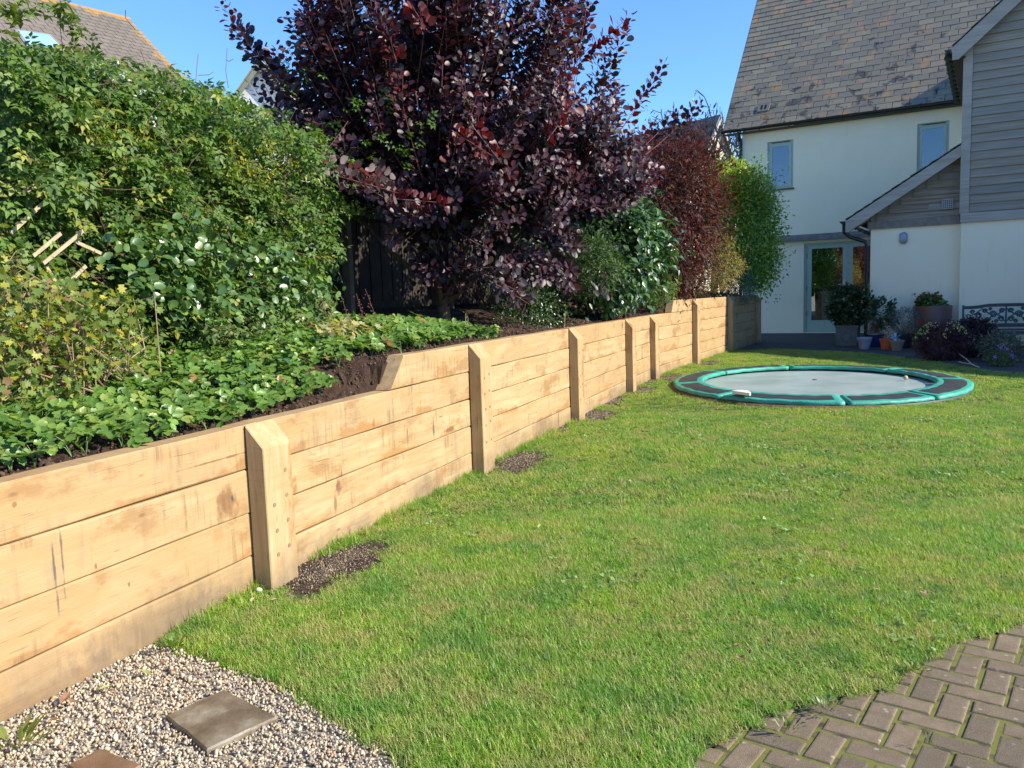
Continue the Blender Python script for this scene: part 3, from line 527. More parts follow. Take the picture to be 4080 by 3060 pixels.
for i, (s0, zt, dr) in enumerate(posts):
    D, Wd = .108, .22; X, P_ = wax(s0+.1) if i != 4 else (W2, P2); base = wp(s0+Wd/2, 0, 0)
    # local X is up, Y into the bank, Z along -wall
    bot = -.1; ch = .005; prof = [(bot, -.004), (bot, -D), (zt-dr-ch, -D), (zt-dr+ch*.2, -D+ch), (zt+.004, -.004)]
    n = len(prof); vs = [(x, y, -Wd/2) for x, y in prof]+[(x, y, Wd/2) for x, y in prof]
    # chamfered long edges
    mb = MB(); mb.add(vs, [tuple(range(n)), tuple(range(2*n-1, n-1, -1))]+[(k, k+n, (k+1) % n+n, (k+1) % n) for k in range(n)])
    me = mb.mesh('post', OAKP); bm = bmesh.new(); bm.from_mesh(me); bmesh.ops.recalc_face_normals(bm, faces=bm.faces); bmesh.ops.bevel(bm, geom=[e_ for e_ in bm.edges], offset=.005, segments=1, affect='EDGES'); bm.to_mesh(me); bm.free()
    Xv = Vector((0, 0, 1)); Yv = Vector(-P_); Zv = Xv.cross(Yv); M = Matrix(((Xv[0], Yv[0], Zv[0], base[0]), (Xv[1], Yv[1], Zv[1], base[1]), (Xv[2], Yv[2], Zv[2], base[2]), (0, 0, 0, 1)))
    po = link('post', me, wall, M)
    if i < 5:
        for (z_, h_) in [(zt-.27-.13*k, .26 if (k % 2 or i) else .9) for k in range(int((zt-.3)/.13))]:
            for off in ((-.045, .05) if (i or z_ < .5) else (.05,)):
                c = base+X*(off+random.gauss(0, .004))+P_*(D+.0016)+ZH*(z_+random.gauss(0, .006)+off*.2); ring = [c+X*(.0115*math.cos(a))+ZH*(.0115*math.sin(a)) for a in np.linspace(0, 6.2832, 13)[:-1]]
                mb = MB(); mb.prism([p-P_*.01 for p in ring], P_*.0105); mb.obj('plug', PLUGM, po)

# ================================================================== RAISED BED
def sstep(a, b, x): x = min(1, max(0, (x-a)/(b-a))); return x*x*(3-2*x)
def soil_z(s, t):
    k = min(1, max(0, (t-.1)/.5)); base = .80+.215*sstep(4.62-.95*k, 4.74+.4*k, s)+.215*sstep(14.5-.5*k, 14.62+.4*k, s)
    return base+.16*min(max(t-.12, 0), 1.6)+.03*math.sin(s*3.1+t*2)*min(1, t*2)+.012*math.sin(s*17+t*9)*math.cos(t*23+s*5)
mb = MB(); S_ = np.arange(-.6, 23.2, .07); T_ = list(np.arange(.1, 1.3, .05))+list(np.arange(1.3, 5.0, .3)); nt = len(T_)
T_ = [.095]+T_; nt += 1; vs = [wp(s, t, soil_z(s, t)+random.uniform(-.011, .014)-(.25 if t < .099 else 0)) for s in S_ for t in T_]; fs = [(i*nt+j, i*nt+j+1, (i+1)*nt+j+1, (i+1)*nt+j) for i in range(len(S_)-1) for j in range(nt-1)]
mb.add(vs, fs); bed = mb.obj('raised_bed_soil', m_soil('bed_soil', (.028, .016, .010), (.085, .048, .030), 9)); tag(bed, kind='structure')
tcl = NT('soil_clod'); tcl.bsdf(tcl.mix(tcl.rnd(), (.03, .017, .010), (.105, .06, .038)), .95)
k = 14000; s = rng.uniform(.5, 14, k); tq = rng.uniform(.11, .75, k); pz = np.array([wp(a, b, soil_z(a, b)+.004) for a, b in zip(s, tq)]); o = scatter('soil_crumbs', rocks(tcl.m, 5, j=.3), pz, rand_rot(k), (rng.gamma(1.8, .0032, k)+.002)[:, None]*np.ones((1, 3)), rng.integers(0, 5, k)); tag(o, 'dark crumbly earth clods along the top of the oak wall', 'soil', kind='stuff')
# ---- fence behind the bed
fence = thing('board_fence', 'dark weathered close board fence behind the raised bed', 'fence', tuple(wp(8, 2.6, 1.2)))
for i in range(186):
    s = -1.2+i*.135; X = wax(s)[0]; c = wp(s, 2.6+.012*(i % 2), 1.0); MB().box(c, X*.15, -np.array([P1[0], P1[1], 0])*.014, ZH*(1.75+random.uniform(-.01, .01))).obj('board', PIN, fence)
for z_ in (1.35, 2.45): MB().box(wp(-1.2, 2.56, z_), W1*14.3, P1*.04, ZH*.09).obj('rail', PIN, fence)
for s in (2.6, 5.3, 8.02, 10.7, 13.2): MB().box(wp(s, 2.42, .95), W1*.085, -P1*.09, ZH*1.95).obj('post', plain('grey_fence_post', (.16, .14, .11), .8, .2) if s == 2.6 else bpy.data.materials['grey_fence_post'], fence)

# ================================================================== PLANTING
M_CL = m_foliage('climber_leaf', .5, .32, (1.3, 1.5, .5), .35); M_SM = m_foliage('purple_leaf', .45, .16, (3.2, .9, .7), .42); M_GL = m_foliage('glossy_leaf', .34, .15, (1.2, 1.5, .5), .6)
M_YL = m_foliage('thin_leaf', .5, .42, (1.4, 1.35, .4)); M_GC = m_foliage('ground_cover_leaf', .4, .3, (1.2, 1.5, .4)); M_RD = m_foliage('red_leaf', .6, .35, (2.2, .9, .7), .2); M_FL = m_foliage('petal', .6, .3, (1, 1, 1))
OUT = P1; UPV = np.array([0, 0, 1.])
def seg_pts(poly, n, t0, t1, pw=1.6):
    """random points that fill a polygon seen on the bank, spread through real depth t0..t1 behind the wall face"""
    q = poly_pts(poly, n); t = t0+(t1-t0)*rng.random(n)**pw; D = (q[:, 0, None]-2040)/FPX*_r-(q[:, 1, None]-1530)/FPX*_u+_f
    k = ((-2.685-t)-CAM @ P1)/(D @ P1); return CAM+D*k[:, None], t
# climbing hedge
hedge = thing('climbing_hedge', 'tall green leafy climber smothering the fence at left', 'hedge', tuple(wp(4.5, 1.9, 1.1)))
HP = [(-60, 160), (60, 195), (150, 215), (330, 225), (450, 275), (650, 300), (800, 350), (950, 395), (1060, 465), (1180, 515), (1260, 570), (1300, 650), (1290, 850), (1300, 1240), (1240, 1270), (700, 1330), (-60, 1400)]
HP2 = [(1280, 540), (1420, 620), (1560, 690), (1600, 780), (1480, 860), (1350, 900), (1260, 800)]
cen, _ = seg_pts(HP, 4000, 1.35, 2.5, 1.2); ch2, _ = seg_pts(HP2, 70, 1.7, 2.1); cen = np.vstack([cen, ch2]); p = sprout(len(cen), 5, cen, .06)
wv = .13*np.sin(p @ W1*2.1+1)*np.cos(p[:, 2]*2.6)+.10*np.sin(p @ W1*5.3+p[:, 2]*6)*np.cos(p[:, 2]*7.1); p += np.outer(wv, OUT)
d_ = p-CAM; dep_ = d_ @ _f; px_ = 2040+FPX*(d_ @ _r)/dep_; py_ = 1530-FPX*(d_ @ _u)/dep_
edgey = np.interp(px_, [-200, 60, 300, 650, 950, 1200, 1400, 1700], [150, 200, 228, 300, 395, 515, 590, 700]); thin = ((np.sin(px_*.021)*np.sin(py_*.027+1.3+px_*.006) > .72) & (px_ < 620)); keep = (py_ > edgey-35) & ~((thin) & (rng.random(len(p)) < .8)); p = p[keep]
n = len(p); ax = unit(OUT*.6+rng.normal(0, .6, (n, 3))-UPV*.6); nr = unit(UPV*.75+OUT*.35+rng.normal(0, .35, (n, 3)))
c = cols(n, [(.082, .155, .03), (.112, .20, .04), (.055, .105, .025), (.15, .22, .045), (.27, .27, .045), (.13, .12, .05)], [.3, .28, .16, .15, .07, .04])
leaves(hedge, T_PIN, p, ax, nr, rng.uniform(.085, .15, n), c, M_CL, 300)
# yellowing sprays, small white flowers
q, _ = seg_pts([(900, 560), (1180, 640), (1150, 760), (880, 700)], 26, 1.3, 1.5); q2, _ = seg_pts([(250, 440), (700, 520), (520, 640), (330, 600)], 30, 1.3, 1.5); q = np.vstack([q, q2]); p = sprout(len(q), 14, q, .035); n = len(p)
leaves(hedge, T_LANCE, p, unit(rv(n)+UPV*.6), rv(n), rng.uniform(.03, .055, n), cols(n, [(.42, .38, .04), (.30, .32, .05)]), M_YL, 0, 'yellow_sprays')
q, _ = seg_pts([(430, 270), (700, 330), (900, 480), (500, 500)], 7, 1.28, 1.4); p = sprout(len(q), 9, q, .02); n = len(p); leaves(hedge, T_OV, p, rv(n), rv(n), np.full(n, .022), cols(n, [(.8, .78, .72)], j=.03), M_FL, 0, 'white_blossom')
mb = MB()
for i in range(60):
    a, _ = seg_pts(HP, 1, 1.35, 1.7); a = a[0]; d = unit(W1*random.uniform(-1, 1)+UPV*random.uniform(-.6, .9)+OUT*.2); P_ = [a+d*L+UPV*(-.25*L*L)+rng.normal(0, .01, 3) for L in np.linspace(0, random.uniform(.3, .8), 6)]; mb.tube(P_, .0022, 4)
for x0, y0, x1, y1 in [(780, 330, 790, 215), (790, 300, 850, 285), (910, 350, 905, 190), (905, 240, 930, 235), (620, 300, 560, 200), (540, 120, 500, 40)]:
    a = onp(x0, y0, P1*(-4.4), P1); b = onp(x1, y1, P1*(-4.4), P1); mb.tube([a, (a+b)/2+rng.normal(0, .02, 3), b], .003, 4)
mb.obj('stems', plain('brown_stem', (.14, .075, .05), .8), hedge)
# wispy shoots at the upper left, over the neighbour's roof
p = []
for pts_ in ([(0, 300), (40, 100), (60, 60), (30, 20)], [(160, 0), (240, 40), (285, 70), (300, 110), (330, 150), (335, 190)], [(60, 20), (110, 60), (150, 20)]):
    for (x0, y0), (x1, y1) in zip(pts_, pts_[1:]):
        for k in range(9): f_ = random.random(); p.append(onp(x0+(x1-x0)*f_, y0+(y1-y0)*f_, P1*(-3.9), P1)+rng.normal(0, .03, 3))
p = np.array(p); n = len(p); leaves(hedge, T_TRI, p, rv(n), unit(UPV+rv(n)*.6), rng.uniform(.05, .09, n), cols(n, [(.16, .20, .04), (.09, .14, .03)]), M_CL, 0, 'wispy_shoots')
# pale trellis laths
tr = thing('trellis', 'pale diagonal trellis laths showing through the climber at far left', 'trellis', tuple(wp(3.1, 1.45, 1.2)))
LATH = plain('pale_lath', (.36, .29, .18), .75, .2, 20)
for x0, y0, x1, y1 in [(95, 610, 175, 545), (90, 770, 210, 690), (130, 1020, 240, 930), (170, 1050, 330, 920), (235, 1160, 340, 1060), (40, 930, 200, 780), (60, 640, 150, 800), (180, 1060, 260, 1190), (130, 500, 190, 700), (270, 950, 400, 1010)]:
    k_ = 3.93 if y1 < y0 else 4.05; a = onp(x0, y0, P1*(-k_), P1); b = onp(x1, y1, P1*(-k_), P1); d = (b-a); u_ = unit(np.cross(d, OUT)); MB().box(a-u_*.010, d, u_*.020, OUT*.008).obj('lath', LATH, tr)
# yellowing currant bush
cur = thing('currant_bush', 'sparse twiggy bush with yellowing lobed leaves at lower left', 'shrub', tuple(wp(3.0, 1.0, .9)))
CP = [(-60, 1040), (60, 980), (160, 1120), (300, 1110), (400, 1190), (520, 1160), (600, 1280), (600, 1360), (480, 1450), (300, 1520), (150, 1610), (-60, 1680)]
cen, _ = seg_pts(CP, 400, .75, 1.5); p = sprout(len(cen), 5, cen, .05); n = len(p); lowl = (p[:, 2] < 1.35) & (p @ W1 < 3.1)
c = cols(n, [(.18, .25, .045), (.12, .19, .035), (.36, .35, .05), (.44, .39, .06), (.24, .15, .06)], [.42, .35, .12, .06, .05])
leaves(cur, T_LOB, p, unit(OUT*.5+rv(n)*.8-UPV*.2), unit(UPV*.6+OUT*.5+rng.normal(0, .4, (n, 3))), rng.uniform(.028, .055, n), c, M_YL, 160)
mb = MB()
for i in range(120):
    b0 = wp(random.uniform(2.2, 3.7), random.uniform(.9, 1.3), .95); a, _ = seg_pts(CP, 1, .75, 1.4); a = a[0]; m_ = (b0+a)/2+rng.normal(0, .08, 3)+UPV*.05; mb.tube([b0, b0*.6+m_*.4, m_, a], [.006, .005, .004, .002], 4)
mb.obj('twigs', TANTWIG, cur)
# glossy rounded-leaf climber low in the hedge
rs_ = thing('rose_climber', 'glossy dark green rounded leaves low in the hedge behind the strawberries', 'shrub', tuple(wp(5, 1.4, 1.1)))
GP = [(420, 820), (520, 1000), (640, 960), (760, 880), (930, 990), (1080, 960), (1180, 1080), (1330, 1130), (1290, 1320), (1080, 1370), (850, 1350), (700, 1250), (620, 1200), (450, 1080)]
cen, _ = seg_pts(GP, 330, 1.18, 1.6); p = sprout(len(cen), 5, cen, .05); n = len(p)
leaves(rs_, T_RND, p, unit(OUT*.5+rv(n)*.7-UPV*.3), unit(UPV*.55+OUT*.6+rng.normal(0, .35, (n, 3))), rng.uniform(.045, .072, n), cols(n, [(.06, .125, .03), (.09, .165, .04), (.15, .23, .05)], [.5, .35, .15]), M_GL, 200)
q, _ = seg_pts([(820, 1290), (1300, 1260), (1330, 1400), (900, 1420)], 240, .95, 1.3); p = sprout(len(q), 3, q, .03); n = len(p); leaves(rs_, T_OV, p, rv(n), unit(UPV+rv(n)*.8), rng.uniform(.025, .045, n), cols(n, [(.06, .12, .03), (.20, .15, .07), (.12, .17, .05)]), M_CL, 0, 'undergrowth')

# ---- strawberry ground cover
P_, A_, N_, Z_, C_ = [], [], [], [], []; mb = MB()
def strawb(s, t, k, h):
    b = wp(s, t, soil_z(s, t))
    for i in range(k):
        a = random.uniform(0, 6.283); r_ = random.uniform(.02, .085); d = np.array([math.cos(a), math.sin(a), 0]); hh = h*random.uniform(.55, 1.15); p = b+d*r_+UPV*hh
        P_.append(p); A_.append(d+UPV*random.uniform(-.35, .25)); N_.append(UPV+d*random.uniform(-.1, .5)+OUT*.5-W1*.35+rng.normal(0, .34, 3)); Z_.append(random.uniform(.062, .105))
        if random.random() < .5: mb.tube([b, b+d*r_*.3+UPV*hh*.6, p], .0016, 3, cap=False)
for s in np.arange(.9, 7.3, .105):
    lo = .22+.04*math.sin(s*4)+(.12*sstep(3.2, 4.6, s)); hi = 1.45 if s < 4.2 else 1.25
    for t in np.arange(lo, hi, .105):
        if 4.3 < s < 4.85 and t < .42: continue
        strawb(s+random.gauss(0, .03), t+random.gauss(0, .03), random.randint(6, 9), .105)
P_ = np.array(P_); n = len(P_); c = cols(n, [(.13, .235, .04), (.095, .185, .03), (.17, .275, .05), (.24, .30, .06), (.32, .17, .06)], [.36, .28, .22, .12, .02]); print('straw', n)
sb = thing('strawberry_plants', 'low bright green toothed ground cover plants along the bed behind the wall', 'plants', tuple(wp(3, .8, .95)))
leaves(sb, T_STR, P_, np.array(A_), np.array(N_), np.array(Z_), c, M_GC, 300); o = mb.obj('stalks', GREENSTEM, sb); o['kind'] = 'stuff'; sb['kind'] = 'stuff'
# nasturtiums with round leaves and red flowers
def disc_plant(name, label, pxs, tt, per, size, pal, mat=M_GC, nparts=60):
    q = np.array([onp(x, y, P1*(-2.685-tt), P1) for x, y in pxs]); p = sprout(len(q), per, q, .05); n = len(p); th = thing(name, label, 'plant', tuple(q[0]*[1, 1, 1]-[0, 0, .1]))
    leaves(th, T_DISC, p, unit(rv(n)*.6+OUT*.5), unit(UPV+OUT*.5+rng.normal(0, .25, (n, 3))), rng.uniform(size*.7, size*1.2, n), cols(n, pal), mat, nparts); mb = MB()
    for a in p: mb.tube([a, a+rng.normal(0, .015, 3)-UPV*.07], .0016, 3)
    mb.obj('stems', GREENSTEM, th); return th, p
nas, _ = disc_plant('nasturtium', 'round blue green nasturtium leaves with red flowers near the wall step', [(1560, 1340), (1620, 1320), (1680, 1335), (1480, 1350), (1720, 1350), (1600, 1360), (1650, 1300)], .7, 9, .06, [(.07, .18, .07), (.10, .22, .07), (.14, .24, .05)])
for x, y in ((1545, 1383), (1502, 1375), (1590, 1392)):
    a = onp(x, y, P1*(-2.685-.5), P1); n = 6; d = rv(n); leaves(nas, T_RND, np.repeat(a[None], n, 0), unit(d*.7+OUT), rv(n), np.full(n, .028), cols(n, [(.75, .05, .03)], j=.05), M_FL, 0, 'flower', False)
nas2, _ = disc_plant('nasturtium', 'cluster of round blue green leaves by the bare soil strip, left of the wall step', [(1060, 1490), (1110, 1465), (1170, 1500), (1240, 1465), (1270, 1510), (1000, 1475), (1285, 1560)], .55, 4, .055, [(.07, .18, .09), (.10, .22, .08)])
# heuchera stems
hs = thing('heuchera', 'thin brown seed stems over pale leaves beside the dark fence gap', 'plant', tuple(wp(6.6, .9, 1.1))); mb = MB(); mf = MB()
for x0, x1, y1 in [(1260, 1270, 1160), (1290, 1300, 1190), (1345, 1360, 1180), (1395, 1420, 1170), (1440, 1455, 1150), (1462, 1468, 1265), (1500, 1510, 1285), (1290, 1275, 1210)]:
    a = onp(x0+70, 1345, P1*(-2.685-.85), P1); b = onp(x1, y1, P1*(-2.685-.85), P1); mb.tube([a, (a+b)/2+rng.normal(0, .01, 3), b], .0018, 4)
    for k in range(14): q = a+(b-a)*random.uniform(.45, 1)+rng.normal(0, .012, 3); mf.box(q, np.array([.006, 0, 0]), np.array([0, .006, 0]), UPV*.006)
mb.obj('stems', plain('heuchera_stem', (.22, .10, .07), .7), hs); mf.obj('seed_heads', plain('heuchera_seed', (.30, .11, .09), .7), hs)
q, _ = seg_pts([(1250, 1290), (1480, 1290), (1500, 1350), (1280, 1370)], 70, .65, .95); p = sprout(70, 2, q, .03); n = len(p); leaves(hs, T_LOB, p, unit(rv(n)+OUT), unit(UPV+OUT*.5+rv(n)*.4), rng.uniform(.045, .075, n), cols(n, [(.42, .38, .22), (.30, .27, .12), (.45, .42, .15)]), M_YL, 40)
# weed stalk and sapling stick
wk = thing('weed_stalk', 'spindly yellow green weed stalks rising just behind the wall, right of the step', 'plant', tuple(wp(8.3, .45, 1.06))); mb = MB(); p = []
for x0, x1, y0, y1 in [(1850, 1855, 1400, 1250), (1868, 1865, 1395, 1265), (1842, 1815, 1390, 1330), (1835, 1830, 1395, 1300), (1870, 1905, 1390, 1340)]:
    a = onp(x0, y0-25, P1*(-3.1), P1); b = onp(x1, y1, P1*(-3.1), P1); mb.tube([a, (a+b)/2+rng.normal(0, .012, 3), b], .0025, 4); p += [a+(b-a)*f_+rng.normal(0, .025, 3) for f_ in (.5, .6, .7, .8, .9, .97, 1, 1, 1)]
p = np.array(p); n = len(p); mb.obj('stems', TANTWIG, wk); leaves(wk, T_OV, p, rv(n), unit(UPV+rv(n)), np.full(n, .035), cols(n, [(.18, .22, .05)]), M_GC, 0)
sp_ = thing('sapling', 'single thin pale stick of a sapling with few leaves at its top', 'plant', tuple(wp(10.9, .3, 1.06))); a = onp(2248, 1310, P1*(-3.0), P1); b = onp(2252, 1228, P1*(-3.0), P1); mb = MB(); mb.tube([a, b], .006, 5); mb.obj('stem', TANTWIG, sp_); p = b+rng.normal(0, .05, (14, 3)); leaves(sp_, T_OV, p, unit(rv(14)+UPV*.3), unit(UPV+rv(14)*.4), np.full(14, .07), cols(14, [(.10, .18, .04)]), M_GC, 0)

# ---- purple smoke bush
smk = thing('smoke_bush', 'large purple leaved smoke bush spreading over the wall at centre', 'shrub', tuple(wp(7.55, 1.2, 1.15)))
TB = np.array(aty(1765, 1290, 8.8)); TB[2] = 1.12
OUTL = [(880, 20), (960, 100), (1060, 190), (1130, 110), (1160, -60), (1300, -500), (2300, -600), (2390, -100), (2330, 90), (2230, 260), (2380, 260), (2600, 290), (2480, 400), (2560, 480), (2640, 640), (2620, 760), (2480, 840), (2330, 830), (2310, 960), (2330, 1080), (2230, 1180), (2080, 1230), (1850, 1260), (1640, 1170), (1640, 1010), (1560, 930), (1540, 830), (1420, 800), (1290, 690), (1450, 600), (1330, 560), (1130, 480), (1060, 400), (1000, 260), (900, 150)]
tips = []
for x, y, Y in [(880, 15, 8.6), (935, 120, 8.4), (990, 190, 8.3), (1140, 60, 8.3), (2510, 50, 9.6), (2455, 130, 9.5), (2400, 200, 9.4), (2650, 245, 10.4), (2610, 300, 10.3), (2795, 405, 10.8), (2700, 440, 10.7), (2600, 500, 10.4), (2640, 690, 9.3), (2590, 750, 9.2), (2560, 650, 9.2), (1270, 650, 7.2), (1350, 690, 7.2), (1430, 720, 7.3), (1560, 850, 7.4), (1620, 840, 7.4), (1680, 830, 7.5), (1560, 960, 7.6), (2190, 620, 7.9), (2150, 700, 7.9), (1820, 560, 7.6), (1880, 600, 7.6), (1950, 640, 7.7), (1840, 640, 7.6), (2240, 870, 8.1), (2290, 1170, 8.6), (2200, 1120, 8.5), (1650, 1170, 8.2), (2030, 1170, 8.3), (1900, 1150, 8.2), (1820, 780, 7.6), (2320, 770, 8.3), (2320, 60, 9.4), (2200, -50, 9.2), (1000, 330, 8.3), (1100, 430, 8.1)]:
    tips.append((aty(x, y, Y), 1))
pp_ = poly_pts(OUTL, 520)
for x, y in pp_:
    if y > 900 and random.random() < .45: continue
    h_ = max(.1, 1-((x-1850)/1000)**2)**.5; f_ = random.choice([-1, -1, -1, 1]) if random.random() < .7 else random.uniform(-1, 1); Y = 8.9+(x-1850)/1000*.7+f_*h_*(1.3 if f_ < 0 else 1.5)*random.uniform(.6, 1)
    if y > 700 and x < 1900: Y = random.uniform(8.0, 8.8)
    tips.append((aty(x, y, Y), 0))
for x, y in poly_pts([(1400, 540), (2050, 540), (2080, 800), (1980, 860), (1540, 840)], 110): tips.append((aty(x, y, random.uniform(7.6, 8.9)), 0))
for x, y in poly_pts([(2080, 260), (2500, 420), (2600, 520), (2600, 780), (2300, 830), (2100, 800)], 130): tips.append((aty(x, y, random.uniform(8.2, 10.0)), 0))
for x, y in poly_pts([(1200, 0), (2300, 0), (2200, 500), (1300, 450)], 90): tips.append((aty(x, y, random.uniform(8.2, 10)), 0))
P_, A_, N_, Z_, C_ = [], [], [], [], []; tw = MB(); tr_ = MB()
hubs = [TB+np.array(v) for v in [(-.9, -.1, 1.3), (-.35, -.3, 1.5), (.1, .1, 1.7), (.5, .0, 1.4), (.8, .4, 1.2), (.0, -.5, 1.2), (-.5, .4, 1.7), (1.2, .5, 1.3)]]
for tip, spec_ in tips:
    hub = min(hubs, key=lambda h: np.linalg.norm(h-tip)+random.uniform(0, .5)); hub = hub-UPV*(.5 if tip[2] < 1.9 else 0)
    L = np.linalg.norm(tip-hub); mid = hub*.45+tip*.55-UPV*.12*L if tip[2] > 1.6 else (hub+tip)/2+UPV*.1
    B = lambda u: hub*(1-u)**2+mid*2*u*(1-u)+tip*u*u
    tw.tube([B(u) for u in np.linspace(0, 1, 7)], list(np.linspace(.009, .002, 7)), 4)
    leafy = min(L*.92, random.uniform(.55, .95)); k = int(leafy/.0155); red = (random.random() < (.25 if spec_ else .09)) and tip[2] > 2.6 ; ph = random.uniform(0, 6.28)
    for i in range(k):
        u = 1-leafy/L*(i/k); p = B(u); tg_ = unit(B(min(1, u+.02))-B(u-.02)); a0_ = unit(np.cross(tg_, [.1, .2, 1])); b0_ = np.cross(tg_, a0_); ang = ph+i*2.4; rad = math.cos(ang)*a0_+math.sin(ang)*b0_
        P_.append(p+rad*random.uniform(.02, .06)); A_.append(rad+tg_*random.uniform(.1, .8)+UPV*.15); N_.append(tg_*.45+UPV*.4+OUT*.45-W1*.3+rng.normal(0, .35, 3)); young = i < k*.25
        Z_.append(random.uniform(.062, .098)*(.75 if young else 1)); r_ = random.random()
        C_.append((.10, .018, .018) if (red and r_ < .6) else ((.055, .019, .030) if young else random.choice([(.020, .013, .021), (.016, .012, .020), (.027, .015, .025), (.030, .022, .017)])))
P_ = np.array(P_); n = len(P_); print('smoke', n); leaves(smk, T_RND, P_, np.array(A_), np.array(N_), np.array(Z_), np.array(C_)*(1+rng.normal(0, .12, (n, 1))), M_SM, 300)
def spray(a, b, k_, size, colr, nm, spread=.06):
    d = unit(b-a); q = np.array([a+(b-a)*(i/k_) for i in range(k_)]); rad = unit(np.cross(np.tile(d, (k_, 1)), rv(k_))); q = q+rad*spread*.5; leaves(smk, T_RND, q, unit(rad+d*.4), unit(OUT*.9+UPV*.3+rv(k_)*.4), rng.uniform(size*.8, size*1.15, k_), cols(k_, [colr], j=.15), M_SM, 0, nm); tw.tube([a, (a+b)/2, b], [.005, .004, .003], 4)
spray(aty(1290, 650, 7.15), aty(1560, 720, 7.3), 46, .08, (.15, .105, .10), 'pink_spray'); spray(aty(1340, 700, 7.1), aty(1590, 770, 7.25), 40, .075, (.12, .085, .085), 'pink_spray'); spray(aty(1540, 790, 7.3), aty(1790, 810, 7.4), 40, .085, (.085, .016, .022), 'red_spray')
for x0, y0, x1, y1 in [(1800, 520, 1960, 620), (1880, 500, 1990, 640), (2180, 560, 2280, 420), (2330, 230, 2480, 90), (2240, 330, 2330, 200), (1700, 120, 1640, 20), (1580, 250, 1540, 100)]: spray(aty(x0, y0, 7.5), aty(x1, y1, 7.5), 34, .08, (.085, .014, .016), 'red_spray', .08)
tw.obj('twigs', plain('purple_twig', (.20, .075, .07), .7), smk)
tr_.tube([TB-UPV*.15, TB+np.array([.02, 0, .12]), TB+np.array([0, 0, .4])], [.085, .07, .06], 10)
tk = tr_.obj('trunk', BARK, smk, smooth=True)
for h in hubs:
    b0 = TB+UPV*random.uniform(.2, .4); m_ = b0*.5+h*.5+np.array([0, 0, -.12])+rng.normal(0, .05, 3); mb = MB(); mb.tube([b0*(1-u)**2+m_*2*u*(1-u)+h*u*u for u in np.linspace(0, 1, 8)], list(np.linspace(.038, .014, 8)), 7); mb.obj('limb', BARK, smk, smooth=True)
# two sprays that hang low over the wall top
for sx_, t_, k_ in ((6.75, -.10, 16), (9.6, -.12, 26), (9.95, -.10, 12)):
    q = np.array([wp(sx_+random.gauss(0, .16), t_+random.gauss(0, .05), 1.42+random.uniform(0, .32)) for _ in range(k_)]); n = len(q)
    leaves(smk, T_RND, q, unit(-UPV*.8+rv(n)*.6), unit(OUT+rv(n)*.6), rng.uniform(.06, .09, n), cols(n, [(.022, .014, .022)]), M_SM, 0, 'low_spray')
# a few orange leaves inside
q = np.array([aty(x, y, 8.3) for x, y in [(1782, 908), (1820, 975), (1838, 990), (1765, 1060), (1765, 1075), (1990, 880)]]); n = len(q); leaves(smk, T_RND, q, rv(n), -np.tile(sdir, (n, 1)), np.full(n, .055), cols(n, [(.75, .16, .04)]), M_RD, 0, 'orange_leaves')
# leaves of the creeping climber tangled into the bush
q = np.array([aty(x+random.gauss(0, 25), y+random.gauss(0, 20), 7.6) for x, y in [(1130, 200), (1150, 340), (1390, 420), (1420, 400), (1530, 420), (1560, 590), (1440, 560), (1480, 650), (1600, 640), (1250, 300), (1300, 500), (1500, 520), (1640, 560), (1380, 640), (1230, 580), (1700, 480)] for k in range(5)]); n = len(q); leaves(hedge, T_PIN, q, unit(rv(n)+OUT), unit(UPV+OUT*.5+rv(n)*.4), rng.uniform(.09, .13, n), cols(n, [(.10, .18, .03), (.07, .14, .03)]), M_CL, 0, 'trailing_leaves')

# ---- the shrubs to its right
def shrub(name, label, cat, poly, Y0, Y1, ncl, per, sprd, T, size, pal, w, mat, nparts=0, base=None, nst=14, droop=.2, bark=BARK, thr=.014, lit=.5):
    q = poly_pts(poly, ncl); P0 = np.array(poly, float); cx, cy = P0.mean(0); hw = np.ptp(P0[:, 0])/2; rr_ = np.clip(1-((q[:, 0]-cx)/hw)**2, .05, 1)**.5; Yc = (Y0+Y1)/2; f_ = 1-2*rng.random(ncl)**1.7; f_ = -f_
    q = q+rng.normal(0, 1, q.shape)*np.where(rng.random((ncl, 1)) < .30, hw*.20, hw*.04); Y = Yc+f_*rr_*(Y1-Y0)/2; c3 = np.array([aty(a, b, y) for (a, b), y in zip(q, Y)]); p = sprout(ncl, per, c3, sprd); n = len(p); b = aty(cx, P0[:, 1].max(), Yc) if base is None else np.array(base)
    b = np.array([b[0], b[1], min(b[2], P0[:, 1].max()*0+b[2])]); th = thing(name, label, cat, tuple(b)); outw = unit(p-(p.mean(0)))
    leaves(th, T, p, unit(outw*.6+OUT*.2+rng.normal(0, .55, (n, 3))-UPV*droop), unit(UPV*.6+outw*lit+rng.normal(0, .35, (n, 3))), rng.uniform(size*.65, size*1.25, n), np.clip(cols(n, pal, w)*np.repeat(rng.uniform(.62, 1.45, (ncl, 1)), per, 0), .004, 1), mat, nparts); mb = MB()
    for i in rng.integers(0, ncl, nst): a = c3[i]; m_ = (b+a)/2+rng.normal(0, .06, 3)-UPV*.05; mb.tube([b, m_, a], [thr, thr*.7, thr*.25], 5)
    mb.obj('stems', bark, th); return th
shrub('evergreen_shrub', 'tall dark evergreen filling the gap behind the right half of the smoke bush', 'shrub', [(1950, 560), (2200, 520), (2480, 560), (2560, 700), (2520, 1000), (2440, 1230), (2100, 1260), (1930, 1150), (1900, 800)], 11.0, 12.4, 900, 9, .10, T_OV, .085, [(.025, .05, .018), (.035, .065, .022)], [.5, .5], m_foliage('dark_evergreen_leaf', .4, .2), 0, base=wp(10.6, 1.9, 1.15))
